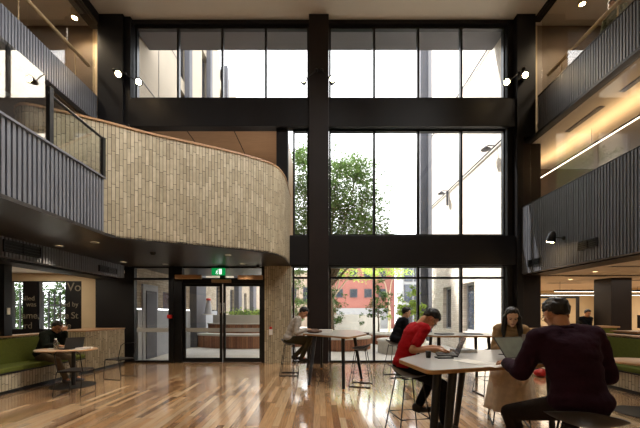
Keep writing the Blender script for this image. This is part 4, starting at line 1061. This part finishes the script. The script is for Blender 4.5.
    # legs
    if legs:
        feet = feet or ((-.14, .30, .33), (.14, .28, .33))
        for k, s in enumerate((-1, 1)):
            hp = pelvis+V((s*.09*W*S_, 0.02, -.02)); an = V(feet[k]); an.z += .09
            kn, an = ik(hp, an, .43*S_, .43*S_, (s*knees_out*3, 1.0, .9) if not standing else (0, 1, 0))
            cap(body, hp, .082*S_, kn, .054*S_); cap(body, kn, .053*S_, kn.lerp(an, .35), .052*S_); cap(body, kn.lerp(an, .35), .052*S_, an, .036*S_)
            cap(pants, hp, .094*S_, kn, .066*S_); cap(pants, kn, .066*S_, an+(kn-an)*.04, .052*S_)
            fd = (V((an.x-hp.x, max(.1, an.y-hp.y+.15), 0))).normalized(); ft = an+V((0, 0, -.06))
            fl = MB(); 
            cap(body, an, .034*S_, ft+fd*.10, .024*S_)
            so = MB(); cap(so, an+(kn-an)*.06, .042*S_, ft+fd*.0, .045*S_); yv = fd; xv = V((yv.y, -yv.x, 0))
            Rf = Matrix((xv, yv, V((0, 0, 1)))).transposed()
            so.ellip(ft+fd*.045+V((0, 0, .0)), (.043, .13, .04), Rf, 16, 10); so.ellip(ft-fd*.03+V((0, 0, .03)), (.036, .055, .055), Rf, 12, 8); so.ellip(ft+fd*.11+V((0, 0, -.008)), (.045, .055, .03), Rf, 12, 8)
            remesh(so, 'shoe', shoe or M['plastic'], t, .008, 3)
        pants.ellip(pelvis-V((0, 0, .01)), ((.17*W)*S_, .138*S_, .12*S_), R1, 20, 12)
        if coat_skirt: 
            pass
        remesh(pants, 'trousers', bottom, t, .010, 4)
    b = remesh(body, 'body', skin, t, vox, 3, .45)
    st = remesh(shirt, 'top_clothing', top, t, .009, 5)
    # wrinkles on the top
    nv = len(st.data.vertices); nn = [0.0]*(nv*3); st.data.vertex_normals.foreach_get('vector', nn); cc = [0.0]*(nv*3); st.data.vertices.foreach_get('co', cc)
    for i in range(nv):
        c = V(cc[3*i:3*i+3]); c = c+V(nn[3*i:3*i+3])*(noise.noise(V((c.x*9, c.y*9, c.z*22)))*.007+noise.noise(c*34)*.0025); cc[3*i:3*i+3] = c
    st.data.vertices.foreach_set('co', cc); st.data.update()
    if collar:
        ring = [neckb+R2 @ V(((.062)*math.cos(a), .062*math.sin(a), .015+.01*math.sin(a))) for a in [2*PI*i/20 for i in range(20)]]
        MB().tube(ring, .016, 8, closed=True).build('collar', top, t)
    # face details
    for s in (-1, 1):
        cap_ = MB(); cap_.ellip(H((s*.029, .078, .0)), (.013*S_, .009*S_, .0055*S_), Rh, 12, 8); cap_.build('eye', EYE, t)
        eb = MB(); eb.tube([H((s*.014, .089, .024)), H((s*.03, .091, .028)), H((s*.046, .078, .024))], .0028*S_, 6); eb.build('eyebrow', hairmat or HAIR, t)
    MB().tube([H((-.02, .084, -.064)), H((0, .0915, -.063)), H((.02, .084, -.064))], .0045*S_, 6).build('mouth', LIP, t)
    # hair
    hm = MB(); n, m_ = 40, 28; c0 = V((0, -.012, .034)); vs = []; fs = []
    long = hair == 'long'
    for i in range(m_+1):
        th = PI*i/m_
        for k in range(n):
            ph = 2*PI*k/n; d = V((math.sin(th)*math.cos(ph), math.sin(th)*math.sin(ph), math.cos(th)))
            front = d.y; el = d.z
            # hairline: face region in front and below
            hl = .46 if front > .5 else max(-.34, .46-(.5-front)*2.0)
            if long: hl = (.52+.12*max(0, 1-abs(d.x)*4)) if front > .62 else max(-.9, .52-(.62-front)*4)
            if front < -.25: hl = min(hl, max(-.82, -.34-(-.25-front)*2.2)) if not long else -.9
            tt = max(0, min(1, (el-hl)/.16+.5)); tt = tt*tt*(3-2*tt)
            rr = (.80+.36*tt) if hair != 'thin' else (.80+.305*tt)
            e = V((d.x*.075, d.y*.095, d.z*.088))*rr
            e += d*(noise.noise(d*4+V((3, 1, 2)))*.012+noise.noise(V((d.x*22, d.y*22, d.z*5)))*.006)*tt
            vs.append(H(c0+e))
    for i in range(m_):
        for k in range(n):
            l = (k+1) % n; fs.append((i*n+k, (i+1)*n+k, (i+1)*n+l, i*n+l))
    hm.add(vs, fs, 0, True)
    if long:
        h2 = MB(); h2.v, h2.f, h2.mi, h2.sm = hm.v, hm.f, hm.mi, hm.sm
        for s in (-1, 1):
            for q, (x, y) in enumerate(((.072, -.005), (.074, -.03), (.05, -.06), (.082, .012))):
                p0 = H((s*x, y, .0)); p1 = H((s*(x+.006), y, -.08)); p2 = V(p1)+V((s*.012, -.01+(.03 if q in (0, 3) else 0), -.10)); p3 = p2+V((s*.0, .01, -.08))
                h2.tube([p0, p1, p2, p3], [.028, .03, .028, .012], 10)
                for pp, rr in ((p0, .028), (p1, .03), (p2, .028)): h2.ellip(pp, (rr,)*3, None, 10, 8)
        remesh(h2, 'hair', hairmat or HAIR, t, .007, 2)
    else: hm.build('hair', hairmat or HAIR, t)
    if glasses:
        gm = MB()
        for s in (-1, 1):
            gm.tube([H((s*.031+.02*math.cos(a), .094, .0+.015*math.sin(a))) for a in [2*PI*i/16 for i in range(16)]], .0016, 6, closed=True)
            gm.tube([H((s*.05, .092, .003)), H((s*.076, .0, .005))], .0018, 6)
        gm.tube([H((-.011, .095, .003)), H((.011, .095, .003))], .0018, 6); gm.build('glasses', M['plastic'], t)
    return t, dict(pelvis=pelvis, waist=waist, chest=chest, neck=neckb, head=hc, R2=R2, Rh=Rh, sh=shl)
def cloth(name, c, var=.12, **k): return mat(name, c, .92, var=var, scale=14, bump=.35, bscale=60, spec=.15, **k)
C_pur = cloth('purple_knit', '2a1220'); C_red = cloth('red_cotton', 'a5131b'); C_beige = cloth('beige_wool', 'a38763'); C_skirt = cloth('pale_beige_skirt', 'efe2cd', trans=.4)
C_grey = cloth('grey_knit', 'a39c92'); C_navy = cloth('navy_jacket', '16181d'); C_green = cloth('dark_green_jacket', '1c211c'); C_black = cloth('black_trousers', '17161a')
C_brown = cloth('brown_trousers', '261e1a'); C_olive = cloth('olive_trousers', '45402f'); C_taupe = cloth('taupe_trousers', '6a5c4b'); C_sage = cloth('sage_jacket', '6e7566')

# world target -> local helper
def loc_of(w, base, rz):
    d = V(w)-V(base); c, s = math.cos(-rz), math.sin(-rz); return (d.x*c-d.y*s, d.x*s+d.y*c, d.z)
def seat_person(base, deg, hw, fw, **k):
    rz = math.radians(deg); b = V((base[0], base[1], 0))
    return person(loc=b, rz=rz, hands=[loc_of(p, b, rz) for p in hw], feet=[loc_of(p, b, rz) for p in fw], **k)
# man in purple (back to camera)
t, J = seat_person((1.73, 2.13), -10, [(1.52, 2.60, 1.045), (1.98, 2.42, 1.02)], [(1.55, 2.36, .20), (1.90, 2.52, .25)], label='man in dark purple jumper seated with his back to the camera, reaching to a laptop',
    lean=5, hunch=14, head_pitch=26, head_yaw=8, side_lean=-4, skin=SK, top=C_pur, bottom=C_brown, hair='thin', knees_out=.2, width=1.04, scale=.965, collar=True, glasses=True, vox=.006, hand_curl=.5, top_fat=.024)
MB().tube([J['neck']+J['R2'] @ V((-.012, -.062, -.03)), J['neck']+J['R2'] @ V((.014, -.062, -.03))], .005, 6).build('neck_label', M['offwhite'], t)
# man in red
t, J = seat_person((.99, 3.74), -80, [(1.36, 3.88, 1.04), (1.27, 3.50, 1.055)], [(1.18, 3.82, .27), (1.42, 3.66, .10)], label='man in red t-shirt bent over his writing at the near table',
    lean=5, hunch=25, head_pitch=62, skin=SK, top=C_red, bottom=C_black, top_fat=.008, width=.95, sleeves='short', hair='short', glasses=True, hand_curl=1.0, vox=.006, knees_out=.06, shoe=M['plastic'])
ch = J['chest']; R2 = J['R2']
MB().tube([ch+R2 @ V((-.05+.1*i/10, .138+.004*math.sin(PI*i/10), .0+.045*math.sin(PI*i/10))) for i in range(11)], .004, 6).build('printed_arc', M['offwhite'], t)
# woman in beige
t, J = seat_person((2.50, 4.25), 158, [(2.52, 3.84, 1.04), (2.24, 3.90, 1.05)], [(2.44, 4.12, .27), (2.34, 4.15, .27)], label='woman with long dark hair in a beige coat looking down at her laptop',
    lean=10, hunch=20, head_pitch=24, head_yaw=0, width=.92, skin=SK2, top=C_beige, bottom=C_skirt, hair='long', fem=True, hand_curl=.7, vox=.006, top_fat=.016, scale=.94)
nk = J['neck']; 
MB().tube([nk+J['R2'] @ V((.068*math.cos(a), .066*math.sin(a), -.0+.012*math.sin(2*a))) for a in [2*PI*i/20 for i in range(20)]], .026, 10, closed=True).build('scarf', C_beige, t)
sk = MB(); n = 40; vs = []; fs = []
for i in range(13):
    f = i/12; z = .86-f*.62
    for k in range(n):
        a = 2*PI*k/n; rx = .20+.10*f; ry = .17+.02*f; cy = .10+.12*f
        w_ = 1+.07*math.sin(a*9)*f+.03*math.sin(a*5+2)*f
        vs.append(V((rx*w_*math.cos(a), cy+ry*w_*math.sin(a)*(1.35 if math.sin(a) > 0 else 1), z)))
for i in range(12):
    for k in range(n): l = (k+1) % n; fs.append((i*n+k, (i+1)*n+k, (i+1)*n+l, i*n+l))
so = MB().add(vs, fs, 0, True).build('skirt', C_skirt, t); md = so.modifiers.new('solid', 'SOLIDIFY'); md.thickness = .006
# student in grey
t, J = seat_person((-.72, 7.55), -88, [(-.33, 7.72, 1.06), (-.30, 7.40, 1.06)], [(-.60, 7.66, .34), (-.42, 7.42, .34)], label='student in grey jumper and olive trousers seated beside the brick pier',
    lean=13, hunch=16, head_pitch=36, scale=1.06, skin=SK, top=C_grey, bottom=C_olive, hair='short', hand_curl=.7, vox=.008, knees_out=.03)
# distant student
t, J = seat_person((1.74, 7.35), -84, [(2.15, 7.5, 1.06), (2.18, 7.2, 1.06)], [(2.0, 7.5, .28), (2.0, 7.25, .28)], label='distant student in dark jacket seated at the far tall table by the window',
    lean=12, hunch=14, head_pitch=12, skin=SK2, top=C_navy, bottom=C_black, hair='short', vox=.008)
# man at left bench
t, J = seat_person((-5.80, 6.72), -98, [(-5.28, 6.62, 1.05), (-5.25, 6.38, .80)], [(-5.22, 6.86, 0), (-5.25, 6.62, 0)], label='man in dark green jacket and glasses seated on the green bench at the cafe table',
    seat_h=.475, lean=16, hunch=14, head_pitch=34, skin=SK, top=C_green, bottom=C_taupe, hair='short', glasses=True, vox=.008, hand_dirs=[(-.1, -.05, 1), None], top_fat=.028, shoe=M['greydark'])
MB().tube([J['neck']+J['R2'] @ V((.07*math.cos(a), .05+.03*math.sin(a), -.03-.05*abs(math.sin(a)))) for a in [PI*i/12 for i in range(13)]], .016, 8).build('hood_lining', C_taupe, t)
# person on the upper right gallery
t, J = person('person in sage jacket standing at the upper right gallery glass, head out of view', V((6.95, 7.45, 7.0)), math.radians(100), standing=True, lean=8, hunch=8, head_pitch=10, skin=SK,
    hands=[(-.2, .35, .95), (.22, .3, .75)], feet=[(-.1, 0, 0), (.1, .05, 0)], top=C_sage, bottom=C_black, vox=.01, top_fat=.03)
t = thing('shoulder_bag', 'reddish bag hanging beside the person on the upper right gallery', 'bag', (6.85, 7.95, 7.48)); box(-.15, .15, -.08, .08, 0, .3).build('bag_body', cloth('rust_red_bag', 'a4493c'), t, bevel=.03); MB().tube([(-.1, 0, .3), (0, 0, .6), (.1, 0, .3)], .012).build('strap', M['brownleather'], t)
# two figures far in the right room
t, J = seat_person((9.0, 10.95), 180, [(8.9, 10.6, .8), (9.1, 10.6, .8)], [(8.9, 10.6, .0), (9.1, 10.6, .0)], label='distant person in dark top seated in the right-hand room beyond the purple jumper', seat_h=.70, lean=8, hunch=8, head_pitch=20, skin=SK, top=C_navy, bottom=C_black, vox=.012)
t = thing('office_stool', 'low dark stool under the distant person in the right-hand room', 'stool', (9.0, 11.0, 0)); MB().lathe([(.0001, .66), (.19, .66), (.2, .69), (.19, .71), (.0001, .715)], 24).build('seat', M['plastic'], t); MB().tube([(0, 0, .02), (0, 0, .66)], .03).build('pedestal', M['black'], t); MB().lathe([(.0001, 0), (.22, 0), (.22, .015), (.0001, .02)], 24).build('base_disc', M['black'], t)
bpy.data.scenes.remove(TS)
#@@LIGHT
wd = bpy.data.worlds.new('sky_world'); S.world = wd; wd.use_nodes = True
nt = wd.node_tree; nt.nodes.clear(); o = nt.nodes.new('ShaderNodeOutputWorld'); bg = nt.nodes.new('ShaderNodeBackground')
tc = nt.nodes.new('ShaderNodeTexCoord'); nz = nt.nodes.new('ShaderNodeTexNoise'); nz.inputs['Scale'].default_value = 1.5; nt.links.new(tc.outputs['Generated'], nz.inputs['Vector'])
rp = nt.nodes.new('ShaderNodeValToRGB'); rp.color_ramp.elements[0].color = (.9, .95, 1, 1); rp.color_ramp.elements[1].color = (1, 1, 1, 1)
nt.links.new(nz.outputs[0], rp.inputs[0]); nt.links.new(rp.outputs[0], bg.inputs[0]); bg.inputs[1].default_value = 2.7; nt.links.new(bg.outputs[0], o.inputs[0])
sl = bpy.data.lights.new('sun', 'SUN'); sl.energy = 7; sl.color = (1, .95, .87); sl.angle = .009
so = bpy.data.objects.new('sun', sl); COL.objects.link(so); so.rotation_euler = V((2.2, -1, -3.66)).to_track_quat('-Z', 'Y').to_euler(); so.location = (-8, 14, 18)
